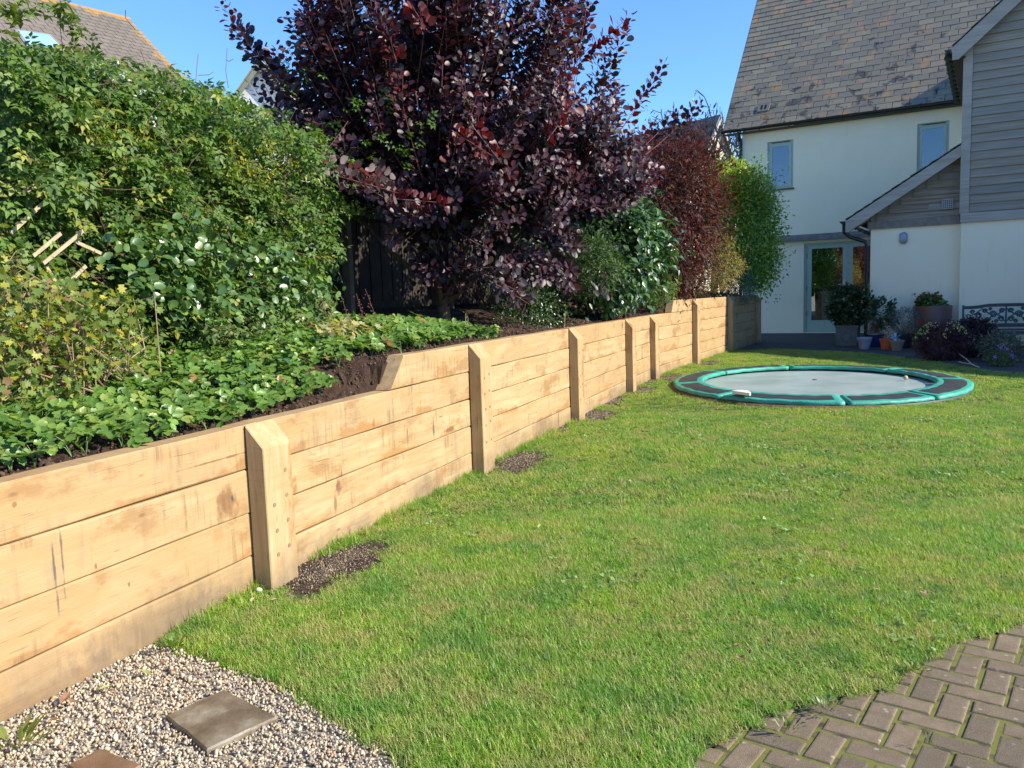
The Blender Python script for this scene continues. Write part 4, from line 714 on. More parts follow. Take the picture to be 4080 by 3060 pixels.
shrub('evergreen_shrub', 'small leaved dark green shrub under the smoke bush', 'shrub', [(1960, 1200), (2120, 1130), (2220, 1180), (2230, 1300), (2150, 1330), (1990, 1350)], 9.3, 10.4, 260, 9, .04, T_OV, .035, [(.045, .09, .03), (.07, .13, .04), (.10, .16, .06)], [.5, .35, .15], m_foliage('small_evergreen_leaf', .3, .2), 0)
shrub('narrow_leaf_shrub', 'narrow leaved dark green shrub between the smoke bush and the glossy camellia', 'shrub', [(2230, 1010), (2330, 940), (2420, 960), (2480, 1060), (2430, 1150), (2280, 1160)], 10.0, 11.5, 450, 11, .05, T_LANCE, .07, [(.05, .095, .03), (.08, .13, .045)], [.6, .4], M_CL, 0)
shrub('camellia', 'glossy dark green camellia overhanging the top of the wall', 'shrub', [(2340, 850), (2450, 810), (2560, 840), (2640, 950), (2650, 1050), (2590, 1120), (2520, 1180), (2430, 1205), (2370, 1180), (2300, 1100), (2290, 950)], 11.2, 13.6, 700, 11, .10, T_OV, .125, [(.035, .085, .024), (.055, .12, .03), (.10, .17, .04)], [.5, .38, .12], M_GL, 200, base=wp(12.6, .9, 1.15), droop=.55, lit=.8)
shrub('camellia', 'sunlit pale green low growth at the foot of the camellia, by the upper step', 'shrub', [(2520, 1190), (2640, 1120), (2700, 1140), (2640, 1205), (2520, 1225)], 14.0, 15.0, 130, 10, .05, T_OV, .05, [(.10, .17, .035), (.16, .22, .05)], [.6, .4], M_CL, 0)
shrub('japanese_maple', 'dark red feathery shrub beside the camellia, brighter red at its top', 'shrub', [(2440, 700), (2540, 600), (2660, 545), (2740, 525), (2800, 590), (2850, 680), (2850, 820), (2840, 960), (2780, 1090), (2690, 1170), (2590, 1130), (2560, 900), (2450, 820)], 15., 18.5, 1500, 13, .15, T_LANCE, .13, [(.05, .024, .022), (.075, .034, .028), (.085, .062, .03), (.12, .03, .03)], [.4, .3, .15, .15], M_RD, 0, base=wp(16.8, 1.3, 1.3))
q = np.array([aty(x, y, 15.6) for x, y in poly_pts([(2560, 610), (2700, 525), (2790, 570), (2850, 660), (2750, 740), (2640, 700)], 150)]); 
shrub('heather_pieris', 'golden brown tipped bushy shrub above the wall corner', 'shrub', [(2770, 1010), (2800, 940), (2870, 925), (2930, 990), (2960, 1050), (2930, 1110), (2870, 1150), (2790, 1180), (2720, 1190), (2700, 1120)], 17.2, 19.0, 620, 14, .055, T_OV, .045, [(.24, .16, .05), (.30, .20, .07), (.13, .15, .03), (.20, .19, .05)], [.35, .2, .25, .2], m_foliage('golden_leaf', .6, .35), 0, base=wp(18.4, .6, 1.32))
shrub('dwarf_conifer', 'dense blue green dwarf conifer mound hanging over the shaded wall end', 'shrub', [(2870, 1110), (2900, 1070), (2960, 1060), (3005, 1110), (3015, 1160), (2980, 1215), (2930, 1190), (2880, 1195)], 19.2, 20.6, 620, 14, .04, T_LANCE, .035, [(.04, .085, .06), (.06, .11, .075)], [.6, .4], m_foliage('conifer_spray', .6, .15), 0, base=wp(20.6, .3, 1.3))
LP_ = [(2800, 740), (2830, 680), (2900, 650), (2960, 660), (3030, 690), (3075, 760), (3085, 850), (3090, 1000), (3075, 1100), (3040, 1150), (2960, 1130), (2880, 1080), (2840, 950)]
lau = shrub('laurel', 'tall bright green laurel at the end of the wall beside the house', 'shrub', LP_, 21.2, 24.2, 1900, 9, .13, T_OV, .10, [(.22, .345, .042), (.16, .27, .038), (.33, .42, .06), (.08, .15, .03)], [.34, .3, .22, .14], m_foliage('laurel_leaf', .3, .45), 0, base=wp(22.6, .9, 1.3), lit=.9)
q = np.array([aty(x, y, random.uniform(20.9, 22.2)) for x, y in poly_pts([(2800, 760), (2850, 670), (2930, 645), (3020, 690), (3070, 780), (3000, 850), (2880, 900), (2820, 860)], 330)]); p = sprout(330, 8, q, .09); n = len(p); leaves(lau, T_OV, p, unit(UPV*.6+rv(n)*.7), unit(OUT*.8+UPV*.5+rv(n)*.35), rng.uniform(.07, .12, n), cols(n, [(.38, .46, .06), (.30, .40, .05), (.22, .33, .04)]), bpy.data.materials['laurel_leaf'], 0, 'sun_painted_sprays')  # lime leaves: sunlight on the laurel's upper half painted as colour
p = []
for x0, y0, x1, y1 in [(3010, 700), (3024, 655)] and [(3010, 720, 3024, 665), (3060, 800, 3095, 770), (3080, 880, 3110, 905), (3080, 920, 3150, 915), (3070, 1080, 3110, 1060), (2930, 680, 2940, 640)]:
    for f_ in np.linspace(0, 1, 9): p.append(aty(x0+(x1-x0)*f_, y0+(y1-y0)*f_, 22.6)+rng.normal(0, .03, 3))
p = np.array(p); n = len(p); leaves(lau, T_OV, p, rv(n), rv(n), np.full(n, .09), cols(n, [(.09, .17, .03)]), M_CL, 0, 'stray_shoots')
p = sprout(len(q), 6, q, .06); n = len(p); leaves([o for o in bpy.data.objects if o.name.startswith('japanese_maple')][0], T_LANCE, p, unit(rv(n)+UPV*.5), rv(n), rng.uniform(.05, .09, n), cols(n, [(.30, .03, .035), (.42, .05, .05), (.16, .03, .03)]), M_RD, 0, 'red_tips')

# ================================================================== HOUSE
house = thing('house', 'cream rendered house with slate roofs and grey timber cladding at the end of the garden', 'house', tuple(hp(-3, 24, 0)))
def hbox(mb, s0, s1, N0, N1, z0, z1, c=None): return mb.box(hp(s0, N0, z0), EH*(s1-s0), NH*(N1-N0), ZH*(z1-z0), c)
NM, NW, NP_ = 26.74, 21.14, 21.42
def wall_front(name, s0, s1, z0, z1, N, holes, depth=.14, mat=REND, parent=house):
    ss = sorted({s0, s1, *[h[0] for h in holes], *[h[1] for h in holes]}); zs = sorted({z0, z1, *[h[2] for h in holes], *[h[3] for h in holes]}); mb = MB()
    for a, b in zip(ss, ss[1:]):
        for c, d in zip(zs, zs[1:]):
            if any(h[0] <= a and b <= h[1] and h[2] <= c and d <= h[3] for h in holes): continue
            mb.add([hp(a, N, c), hp(b, N, c), hp(b, N, d), hp(a, N, d)], [(0, 1, 2, 3)])
    for h in holes:
        a, b, c, d = h; F = [hp(a, N, c), hp(b, N, c), hp(b, N, d), hp(a, N, d)]; Bk = [p+NH*depth for p in F]; mb.add(F+Bk, [(0, 4, 5, 1), (1, 5, 6, 2), (2, 6, 7, 3), (3, 7, 4, 0)])
    mb.obj(name, mat, parent)
win = [(-6.31, -5.515, 4.58, 6.06), (-2.04, -1.22, 4.57, 6.05)]; door = (-5.18, -2.62, .02, 2.82)
wall_front('wall', -7.1, -.3, 0, 6.45, NM, win+[door])
mb = MB(); mb.add([hp(-7.1, NM, 0), hp(-7.1, NM+9, 0), hp(-7.1, NM+9, 6.45), hp(-7.1, NM+4.5, 11.9), hp(-7.1, NM, 6.45)], [(0, 1, 2, 3, 4)]); mb.obj('side_wall', REND, house)
mb = MB(); hbox(mb, -7.05, 0, NM+.6, NM+.65, 0, 6.4); mb.obj('interior', DARKROOM, house)
def window(h, N):
    a, b, c, d = h; fr = MB(); w = .055; y0 = N+.06
    hbox(fr, a, a+w, y0, y0+.06, c, d); hbox(fr, b-w, b, y0, y0+.06, c, d); hbox(fr, a+w, b-w, y0, y0+.06, d-w-.03, d); hbox(fr, a+w, b-w, y0, y0+.06, c, c+w)
    wi = fr.obj('window', SAGE, house); sa = MB(); w2_ = .075; y1 = y0-.014; a1, b1, c1, d1 = a+w+.006, b-w-.006, c+w+.006, d-w-.036
    hbox(sa, a1, a1+w2_, y1, y1+.05, c1, d1); hbox(sa, b1-w2_, b1, y1, y1+.05, c1, d1); hbox(sa, a1+w2_, b1-w2_, y1, y1+.05, d1-w2_, d1); hbox(sa, a1+w2_, b1-w2_, y1, y1+.05, c1, c1+w2_+.01); sa.obj('sash', SAGE, wi)
    pn = MB(); hbox(pn, a1+w2_-.005, b1-w2_+.005, y1+.018, y1+.026, c1+w2_-.005, d1-w2_+.005); pn.obj('pane', GLASS, wi)
    si = MB(); hbox(si, a-.05, b+.03, N-.06, N+.06, c-.05, c-.003); si.obj('sill', bpy.data.materials.get('slate_sill') or plain('slate_sill', (.045, .05, .055), .5), wi)
    vt = MB(); hbox(vt, a+.12, b-.1, y0-.012, y0-.001, d-.05, d-.02); vt.obj('trickle_vent', BLACKP, wi); return wi
w1_ = window(win[0], NM); w2_ = window(win[1], NM)
bl = MB(); hbox(bl, -6.2, -5.6, NM+.3, NM+.31, 4.6, 6.0); bl.obj('blind', plain('blue_blind', (.20, .27, .33), .8), w1_)
vs_ = MB(); vs_.lathe([(.0, 0), (.09, 0), (.13, .05), (.12, .13), (.13, .14)], hp(-5.9, NM+.22, 4.66), 16); vs_.obj('white_bowl', plain('white_china', (.75, .75, .75), .3), w1_)
# french doors
def leafdoor(a, b, N, handle):
    mb = MB(); w = .14; z0, z1 = .06, 2.76; hbox(mb, a, a+w, N, N+.05, z0, z1); hbox(mb, b-w, b, N, N+.05, z0, z1); hbox(mb, a+w, b-w, N, N+.05, z1-.12, z1); hbox(mb, a+w, b-w, N, N+.05, z0, .40); d_ = mb.obj('door', SAGE, house)
    pn = MB(); hbox(pn, a+w-.005, b-w+.005, N+.018, N+.028, .395, z1-.115); pn.obj('pane', DGLASS, d_)
    for z_ in (.55, 1.35, 2.35):
        hg = MB(); hbox(hg, a-.015, a+.012, N-.012, N-.001, z_, z_+.14) if handle else hbox(hg, b-.012, b+.015, N-.012, N-.001, z_, z_+.14); hg.obj('hinge', BLACKP, d_)
    if handle:
        hd = MB(); hbox(hd, b-.11, b-.05, N-.016, N-.001, 1.26, 1.64); hd.tube([hp(b-.08, N-.012, 1.50), hp(b-.08, N-.07, 1.50), hp(b-.26, N-.075, 1.50)], .016, 8); hd.obj('handle', plain('satin_metal', (.6, .6, .58), .3, .02, metal=1.), d_)
        pt = MB(); hbox(pt, a+.05, a+.06, N-.01, N, .1, .1001)
leafdoor(-5.10, -3.90, NM+.07, True); leafdoor(-3.895, -2.70, NM+.07, False)
mb = MB(); hbox(mb, -5.18, -5.105, NM+.05, NM+.13, .02, 2.82); hbox(mb, -2.695, -2.62, NM+.05, NM+.13, .02, 2.82); hbox(mb, -5.105, -2.695, NM+.05, NM+.13, 2.765, 2.82); hbox(mb, -5.105, -2.695, NM+.05, NM+.13, .02, .055); mb.obj('door_frame', SAGE, house)
mb = MB(); rng2 = random.Random(3)
xs = np.linspace(-7.0, -3.0, 34); bot = [hp(x, NM-.19, 2.90) for x in xs]; top = [hp(x, NM-.003, 3.10+.0*rng2.random()) for x in xs]; mid_ = [hp(x, NM-.175, 2.98+.035*rng2.random()) for x in xs]
for i in range(len(xs)-1): mb.add([bot[i], bot[i+1], mid_[i+1], mid_[i]], [(0, 1, 2, 3)]); mb.add([mid_[i], mid_[i+1], top[i+1], top[i]], [(0, 1, 2, 3)]); mb.add([bot[i]+NH*.187, bot[i+1]+NH*.187, bot[i+1], bot[i]], [(0, 1, 2, 3)])
mb.obj('slate_lintel_hood', plain('lead_flashing', (.16, .155, .14), .55, .35, 5), house)
# curtains and the far light seen through the right hand door
mb = MB()
for i in range(12): hbox(mb, -3.25+i*.05, -3.2+i*.05, NM+.36+.03*(i % 2), NM+.38+.03*(i % 2), .1, 2.6)
mb.obj('curtain', plain('beige_curtain', (.34, .26, .18), .9), house)
# gutters
def gutter(name, p0, p1, r_=.062, mat=BLACKP, parent=house):
    mb = MB(); d = unit(p1-p0); side = unit(np.cross(d, ZH)); k = 9; L = np.linalg.norm(p1-p0); vs = []; n = 2
    for p in (p0, p1):
        for rr in (r_, r_-.006):
            for i in range(k): a = math.pi*i/(k-1); vs.append(p+side*(rr*math.cos(a))-ZH*(rr*math.sin(a)))
    fs = []
    for i in range(k-1): fs += [(i, i+1, 2*k+i+1, 2*k+i), (k+i+1, k+i, 3*k+i, 3*k+i+1), (i+1, i, k+i, k+i+1)]
    fs += [(0, k, 3*k, 2*k), (k-1, 3*k-1, 4*k-1, 2*k-1)]; mb.add(vs, fs); mb.add([vs[i] for i in range(k)], [tuple(range(k))]); g_ = mb.obj(name, mat, parent)
    for j in range(int(L/.9)+1):
        q = p0+d*(.3+j*.9)
        if np.linalg.norm(q-p0) > L: break
        bk = MB(); bk.tube([q+side*(r_*1.06*math.cos(a))-ZH*(r_*1.06*math.sin(a)) for a in np.linspace(0, math.pi, 7)], .012, 4); bk.box(q-d*.02-ZH*(r_*1.5), d*.04, side*.03, ZH*.05); bk.obj('bracket', mat, g_)
    return g_
gutter('gutter', hp(-7.68, NM-.33, 6.52), hp(-.95, NM-.33, 6.49), .075)
mb = MB(); mb.tube([hp(-7.16, NM-.27, 6.45), hp(-7.16, NM-.24, 6.32), hp(-7.15, NM-.07, 6.18), hp(-7.15, NM-.07, 3), hp(-7.15, NM-.07, 0)], .05, 10); mb.obj('downpipe', BLACKP, house)
mb = MB(); hbox(mb, -7.6, -.4, NM-.24, NM, 6.40, 6.44); mb.obj('soffit', plain('soffit_board', (.10, .09, .075), .8), house)
# slate roofs
SLV = []
for k in range(14):
    b_ = random.choice([(.215, .182, .118), (.18, .155, .108), (.235, .198, .125), (.185, .158, .10), (.22, .187, .115)]); j = random.uniform(.9, 1.1); c = tuple(x*j for x in b_); mb = MB(); w, h, th = 1., 1., 1.
    e1 = [random.uniform(0, .03) for _ in range(5)]; xs = np.linspace(0, 1, 5); vs = []
    for z in (0, 1):
        vs += [(x, e1[i]*(1 if 0 < i < 4 else 0), z) for i, x in enumerate(xs)]+[(1, 1, z), (0, 1, z)]
    mb.add(vs, [tuple(range(6, -1, -1)), tuple(range(7, 14))]+[(i, (i+1) % 7, (i+1) % 7+7, i+7) for i in range(7)], c); SLV.append((mb.mesh('slate', SLATE), c))
def slate_roof(parent, O, U_, V_, rows, width_fn, gauge, sw, nparts, mats=SLV, name='slate', prio=None, mat=SLATE, th=.009, length=1.35, jitter=1.):
    Nn = unit(np.cross(U_, V_)); items = []
    for r_ in range(rows):
        a, b = width_fn(r_*gauge); off = -sw*(.5 if r_ % 2 else 0); k = 0
        x = a+off
        while x < b:
            x0, x1 = max(x, a), min(x+sw, b)
            if x1-x0 > .06: items.append((r_, x0, x1))
            x += sw
    Vt = unit(V_-Nn*0)
    def mtx(it):
        r_, x0, x1 = it; o_ = O+U_*(x0+.006)+V_*(r_*gauge+random.gauss(0, .003)*jitter)+Nn*(.014+random.uniform(0, .004)); X = U_*(x1-x0-.018); Y = unit(V_-Nn*(.022/(gauge*length))*1.0)*gauge*length; Z = Nn*th
        return Matrix(((X[0], Y[0], Z[0], o_[0]), (X[1], Y[1], Z[1], o_[1]), (X[2], Y[2], Z[2], o_[2]), (0, 0, 0, 1)))
    def seen(it):
        p = O+U_*((it[1]+it[2])/2)+V_*(it[0]*gauge); d = p-CAM; dep = d @ _f; u_, v_ = (d @ _r)/dep, (d @ _u)/dep
        return 1/dep if (abs(u_) < .64 and abs(v_) < .48) else 0
    items.sort(key=lambda it: -seen(it)); rest = MB()
    for i, it in enumerate(items):
        me, c = mats[random.randrange(len(mats))]; M = mtx(it)
        if i < nparts and seen(it) > 0: link(name, me, parent, M)
        else: rest.add([tuple(M@v.co) for v in me.vertices], [tuple(p.vertices) for p in me.polygons], c)
    if rest.v: o = rest.obj('far_'+name+'s', mat, parent); o['kind'] = 'stuff'
PM = R(50.4); VM = NH*math.cos(PM)+ZH*math.sin(PM); OM = hp(-7.64, NM-.27, 6.53)
mb = MB(); mb.add([OM, OM+EH*12, OM+EH*12+VM*7.8, OM+VM*7.8], [(0, 1, 2, 3)]); rb = OM+VM*7.8; mb.add([rb, rb+EH*12, rb+EH*12+NH*5-ZH*6, rb+NH*5-ZH*6], [(0, 1, 2, 3)])
roof = mb.obj('roof', plain('roof_underlay', (.05, .05, .05), .9), house)
slate_roof(roof, OM, EH, VM, 27, lambda v: (0., 7.6), .262, .45, 300, th=.014)
mb = MB(); mb.box(OM-EH*.02-ZH*.03, EH*.05, VM*7.8, np.cross(EH, VM)*.03); mb.obj('verge', plain('verge_mortar', (.16, .15, .135), .9), roof)
mb = MB(); o_ = OM+EH*.98+VM*.66+np.cross(EH, VM)*.03; nn = np.cross(EH, VM); mb.box(o_, EH*.36, VM*.34, nn*.03); rv_ = mb.obj('roof_vent', plain('vent_tile', (.15, .14, .125), .8), roof); mb = MB(); mb.box(o_+EH*.09+VM*.08+nn*.03, EH*.06, VM*.2, nn*.004); mb.box(o_+EH*.21+VM*.08+nn*.03, EH*.06, VM*.2, nn*.004); mb.obj('vent_slots', BLACKP, rv_)
# wing
SR, ZR = 3.3, 10.25; slp = .86
wall_front('wing_wall', -.68, 7.3, 0, 2.78, NW, [])
mb = MB(); mb.add([hp(-.68, NW, 0), hp(-.68, NW, 6.45), hp(-.68, NM+1, 6.45), hp(-.68, NM+1, 0)], [(0, 1, 2, 3)]); mb.obj('wing_side_wall', REND, house)
clad = MB(); clad.add([hp(-.66, NW+.01, 2.78), hp(7.3, NW+.01, 2.78), hp(7.3, NW+.01, 6.6), hp(SR, NW+.01, ZR-.1), hp(-.66, NW+.01, 6.75)], [(0, 1, 2, 3, 4)]); clad = clad.obj('gable_cladding', CLAD, house)
mb = MB(); hbox(mb, -.70, 7.3, NW-.07, NW, 2.78, 2.99); mb.obj('beam', TRIM, clad); mb = MB(); hbox(mb, -.72, -.535, NW-.062, NW, 2.993, 6.72); mb.obj('corner_board', TRIM, clad)
z = 3.0; i = 0
while z < ZR-.3:
    h_ = .19; a = -.53; b = 7.2
    if z > 6.55: a = -.9+(z-6.60)/slp+.1; b = 2*SR-a
    if a < b-.1:
        tb_ = random.gauss(0, .002); P_b = [hp(a, NW-.058+random.uniform(-.004, .004), z+.004), hp(b, NW-.05, z+.004+tb_), hp(b, NW-.022, z+h_+.012+tb_), hp(a, NW-.022, z+h_+.012)]; mb = MB(); mb.prism(P_b, NH*.018); mb.obj('board', CLAD, clad)
    z += h_; i += 1
ro = hp(-.93, NW-.30, 6.62); VW = unit(EH+ZH*slp); Ls = (SR+.93)*math.hypot(1, slp)
mb = MB(); mb.add([ro, ro+NH*12, ro+NH*12+VW*Ls, ro+VW*Ls], [(0, 1, 2, 3)]); r2 = ro+VW*Ls; VW2 = unit(EH-ZH*slp); mb.add([r2, r2+NH*12, r2+NH*12+VW2*Ls, r2+VW2*Ls], [(0, 1, 2, 3)]); wroof = mb.obj('wing_roof', plain('wing_roof_slate', (.035, .04, .05), .6), house)
slate_roof(wroof, ro+NH*6.6, -NH, VW, 22, lambda v: (0., 6.62), .235, .40, 0)
for (dn, z_, tt_) in ((0, 0, .26),):
    mb = MB(); q0 = ro-ZH*.035-EH*.0; mb.prism([q0, q0+VW*(Ls), q0+VW*Ls-ZH*.30, q0-ZH*.27+EH*.12, q0-ZH*.27], NH*.035); mb.obj('barge_board', TRIM, wroof)
    q1 = q0+VW*Ls; mb = MB(); mb.prism([q1, q1+VW2*Ls, q1+VW2*Ls-ZH*.27, q1-ZH*.30], NH*.035); mb.obj('barge_board', TRIM, wroof)
mb = MB(); mb.add([hp(-.93, NW-.26, 6.36), hp(-.68, NW-.26, 6.38), hp(-.68, NM-.2, 6.38), hp(-.93, NM-.2, 6.36)], [(0, 1, 2, 3)]); mb.obj('eave_soffit', plain('dark_soffit', (.06, .04, .03), .8), wroof)
gutter('gutter', hp(-1.02, NW-.27, 6.56), hp(-1.02, NM-.4, 6.53), .065, parent=wroof)
for k in range(11):
    mb = MB(); mb.tube([hp(-1.03, NW+.1+k*.5, 6.47), hp(-1.03, NW+.13+k*.5, 6.47)], .085, 8); mb.obj('gutter_clip', plain('mossy_clip', (.05, .055, .035), .9) if k == 0 else bpy.data.materials['mossy_clip'], wroof)
# unseen extension added beyond the frame, lean-to roof shaped to shade the lawn
mb = MB(); mb.add([hp(5, 14.8, 0), hp(8.5, 14.8, 0), hp(8.5, 14.8, 2.7), hp(5, 14.8, 2.7), hp(5, NW, 0), hp(5, NW, 6.3), hp(8.5, NW, 6.3), hp(8.5, NW, 0)], [(0, 1, 2, 3), (4, 0, 3, 5), (1, 7, 6, 2)]); mb.obj('unseen_extension_wall', REND, house)
mb = MB(); mb.prism([hp(4.9, 14.55, 2.66), hp(4.9, NW-.02, 6.40), hp(4.9, NW-.02, 6.5), hp(4.9, 14.55, 2.76)], EH*3.7, (.17, .17, .165)); mb.obj('unseen_extension_roof', SLATE, house)
# porch
zp0, zp1 = 2.93, 4.45; s0p, s1p = -3.13, -.70; sl = (zp1-zp0)/(s1p-s0p)
wall_front('porch_wall', -2.60, -.685, 0, 2.78, NP_, [])
mb = MB(); mb.add([hp(-2.60, NP_, 0), hp(-2.60, NM, 0), hp(-2.60, NM, 2.78), hp(-2.60, NP_, 2.78)], [(0, 1, 2, 3)]); mb.obj('porch_side_wall', REND, house)
mb = MB(); mb.add([hp(-2.6, NP_+.01, 2.78), hp(-.69, NP_+.01, 2.78), hp(-.69, NP_+.01, 4.3), hp(-2.6, NP_+.01, 3.1)], [(0, 1, 2, 3)]); pg = mb.obj('porch_gable', CLAD, house)
mb = MB(); hbox(mb, -2.66, -.725, NP_-.06, NP_, 2.78, 2.965); mb.obj('beam', plain('brown_beam', (.20, .17, .14), .8, .2), pg)
z = 2.97; i = 0
while z < 4.2:
    h_ = .165; a = s0p+(z+.12-zp0+.25)/sl; a = max(a, -2.62)
    cuts = [a]+([random.uniform(-2.0, -1.2)] if a < -2.0 and i % 2 else [])+[-.725]
    for a_, b_ in zip(cuts, cuts[1:]):
        if b_-a_ > .1:
            r1, r2_ = random.gauss(0, .009), random.gauss(0, .009); mb = MB(); mb.prism([hp(a_, NP_-.046, z+r1), hp(b_-.004, NP_-.046+random.uniform(-.006, .004), z+r2_), hp(b_-.004, NP_-.02, z+h_+.01), hp(a_, NP_-.02, z+h_+.01)], NH*.016); mb.obj('board', CLAD2 if random.random() < .7 else CLAD, pg)
    z += h_; i += 1
po_ = hp(s0p, NP_-.32, zp0); VP_ = unit(EH+ZH*sl); Lp = (s1p-s0p)*math.hypot(1, sl)
mb = MB(); mb.add([po_+ZH*.10, po_+ZH*.10+VP_*Lp, po_+ZH*.10+VP_*Lp+NH*5.6, po_+ZH*.10+NH*5.6], [(0, 1, 2, 3)]); proof = mb.obj('porch_roof', plain('porch_underlay', (.03, .03, .03), .9), house)
slate_roof(proof, po_+ZH*.10+NH*5.6, -NH, VP_, 12, lambda v: (0., 5.64), .235, .4, 0)
mb = MB(); mb.prism([po_+ZH*.07, po_+ZH*.07+VP_*Lp, po_+VP_*Lp-ZH*.19, po_-ZH*.20+EH*.06, po_-ZH*.19], NH*.035); mb.obj('barge_board', TRIM, proof)
mb = MB(); mb.prism([hp(s0p+.05, NP_-.28, 2.76), hp(s0p+.05, NP_+.0, 2.76), hp(-2.62, NP_, 2.99), hp(-2.62, NP_-.28, 2.99)], ZH*.02); mb.obj('eave_boards', plain('orange_soffit', (.30, .17, .08), .8), proof)
gutter('gutter', hp(s0p-.07, NP_-.34, 3.0), hp(s0p-.07, NM-.1, 2.98), .06, parent=proof)
mb = MB(); mb.tube([hp(s0p-.05, NP_-.20, 2.95), hp(s0p-.05, NP_-.20, 2.75), hp(s0p+.1, NP_-.14, 2.62), hp(-2.72, NP_-.02, 2.5), hp(-2.68, NP_-.01, 2.35), hp(-2.68, NP_-.01, 0)], .045, 10); mb.obj('downpipe', BLACKP, house)
mb = MB(); nn_ = NH*-1; o0 = hp(-1.09, NP_-.075, 3.12); hbox(mb, -1.09, -.86, NP_-.085, NP_-.05, 3.13, 3.36); vg = mb.obj('air_vent', plain('vent_clay', (.30, .29, .27), .8), house); mb = MB()
for i in range(5):
    for j in range(5): hbox(mb, -1.07+i*.041, -1.048+i*.041, NP_-.088, NP_-.0845, 3.15+j*.041, 3.172+j*.041)
mb.obj('grille_holes', BLACKP, vg)
lm = MB(); c = hp(-1.88, NP_, 2.53); rg = [c+EH*(.085*math.cos(a))+ZH*(.085*math.sin(a)+(.055 if math.sin(a) > 0 else -.055)) for a in np.linspace(0, 6.283, 25)[:-1]]; lm.prism(rg, -NH*.05); lamp = lm.obj('wall_light', plain('grey_lamp_rim', (.16, .18, .21), .5), house); lg = MB()
prev = [c-NH*.05+(p-c)*.86 for p in rg]; vs = prev+[c-NH*.085+(p-c)*.62 for p in rg]; n_ = len(rg); lg.add(vs, [(i, (i+1) % n_, n_+(i+1) % n_, n_+i) for i in range(n_)]+[tuple(range(n_, 2*n_))]); lg.obj('lamp_glass', plain('frosted_glass', (.30, .33, .37), .25), lamp, smooth=True)
# ================================================================== NEIGHBOURS
TILEM = []
def neighbour_left():
    Yd = 34.; A = aty(510, 81, Yd); t_ = ray(180, 0); B = CAM+t_*(A[2]-HC)/t_[2]; rd = unit(B-A); t_ = ray(683, 268); V = CAM+t_*((A-CAM) @ rd)/(t_ @ rd); dn = unit(V-A)
    th = thing('neighbour_house', 'neighbouring tiled roof with skylight above the climber at upper left', 'house', tuple(np.array([A[0], A[1], 0])))
    t = NT('concrete_tile'); c_ = t.attr(); p = t.pos(); s_ = t.n('ShaderNodeVectorMath', operation='DOT_PRODUCT'); t.l(p, s_.inputs[0]); s_.inputs[1].default_value = tuple(dn); k0 = float(A @ dn)
    dist = t.math('SUBTRACT', s_.outputs['Value'], k0); nz = t.noise(p, 2.2, 6, .7); sd2 = t.n('ShaderNodeVectorMath', operation='DOT_PRODUCT'); t.l(p, sd2.inputs[0]); sd2.inputs[1].default_value = tuple(rd); dv = t.math('SUBTRACT', sd2.outputs['Value'], float(A @ rd)); mn = t.math('MINIMUM', t.math('MULTIPLY', dist, 1.0), t.math('MULTIPLY', dv, 1.3))
    lich = t.math('SUBTRACT', t.math('MULTIPLY', nz, 1.25), t.math('MULTIPLY', mn, .55)); base = t.mix(t.ramp(t.noise(p, 18, 4), [(.35, 0.), (.7, .6)]), c_, (.13, .11, .09)); base = t.mix(t.ramp(lich, [(.45, 0.), (.56, .8)]), base, (.36, .20, .055)); t.bsdf(base, .9, t.bump(t.noise(p, 30, 4), .4, .01), .2)
    TV = []
    for k in range(6):
        j = random.uniform(.85, 1.15); c = (.17*j, .145*j, .12*j); mb = MB(); vs = []
        for z in (0, 1): vs += [(0, 0, z), (.97, .10, z), (1, .12, z), (1, 1, z), (0, 1, z)]
        mb.add(vs, [(4, 3, 2, 1, 0), (5, 6, 7, 8, 9)]+[(i, (i+1) % 5, (i+1) % 5+5, i+5) for i in range(5)], c); TV.append((mb.mesh('tile', t.m), c))
    Ls_ = 9.; O = A+dn*Ls_; up = -dn; mb = MB(); mb.add([O, O+rd*12, A+rd*12, A], [(0, 1, 2, 3)]); rf = mb.obj('roof', plain('tile_underlay', (.04, .035, .03), .9), th)
    slate_roof(rf, O+rd*11, -rd, up, 27, lambda v: (0., 11.05), .33, .38, 290, TV, 'tile', mat=t.m, th=.06, length=1.12)
    mb = MB(); mb.tube([A-rd*.05, A+rd*12], .13, 8, (.17, .145, .12)); mb.obj('ridge', t.m, rf)
    mb = MB(); mb.box(A-rd*.02-ZH*.16, rd*.05, dn*Ls_, ZH*.12, (.17, .145, .12)); mb.obj('verge', t.m, rf)
    nn = unit(np.cross(-rd, up)); nn = nn if nn[2] > 0 else -nn; f_ = Yd/16.
    q = [onp(x, y, A+nn*.08, nn) for x, y in [(55, 118), (200, 138), (275, 215), (110, 190)]]; mb = MB(); mb.prism(q, nn*.03); sk = mb.obj('skylight', plain('skylight_frame', (.20, .20, .20), .5), rf); cq = sum(q)/4; mb = MB(); mb.prism([cq+(p-cq)*.85+nn*.032 for p in q], nn*.008); mb.obj('pane', plain('skylight_glass', (.25, .42, .60), .08, .3, 1.2, .8), sk)
    ge = unit(np.array([dn[0], dn[1], 0])); mb = MB(); W_ = [A-ZH*.25, A+dn*Ls_-ZH*.25, np.array([*(A+dn*Ls_)[:2], 0]), np.array([*(A-ge*7)[:2], 0]), A-ge*7-ZH*6]; mb.add([w+rd*.15 for w in W_], [tuple(range(5))]); mb.obj('wall', REND, th)
neighbour_left()
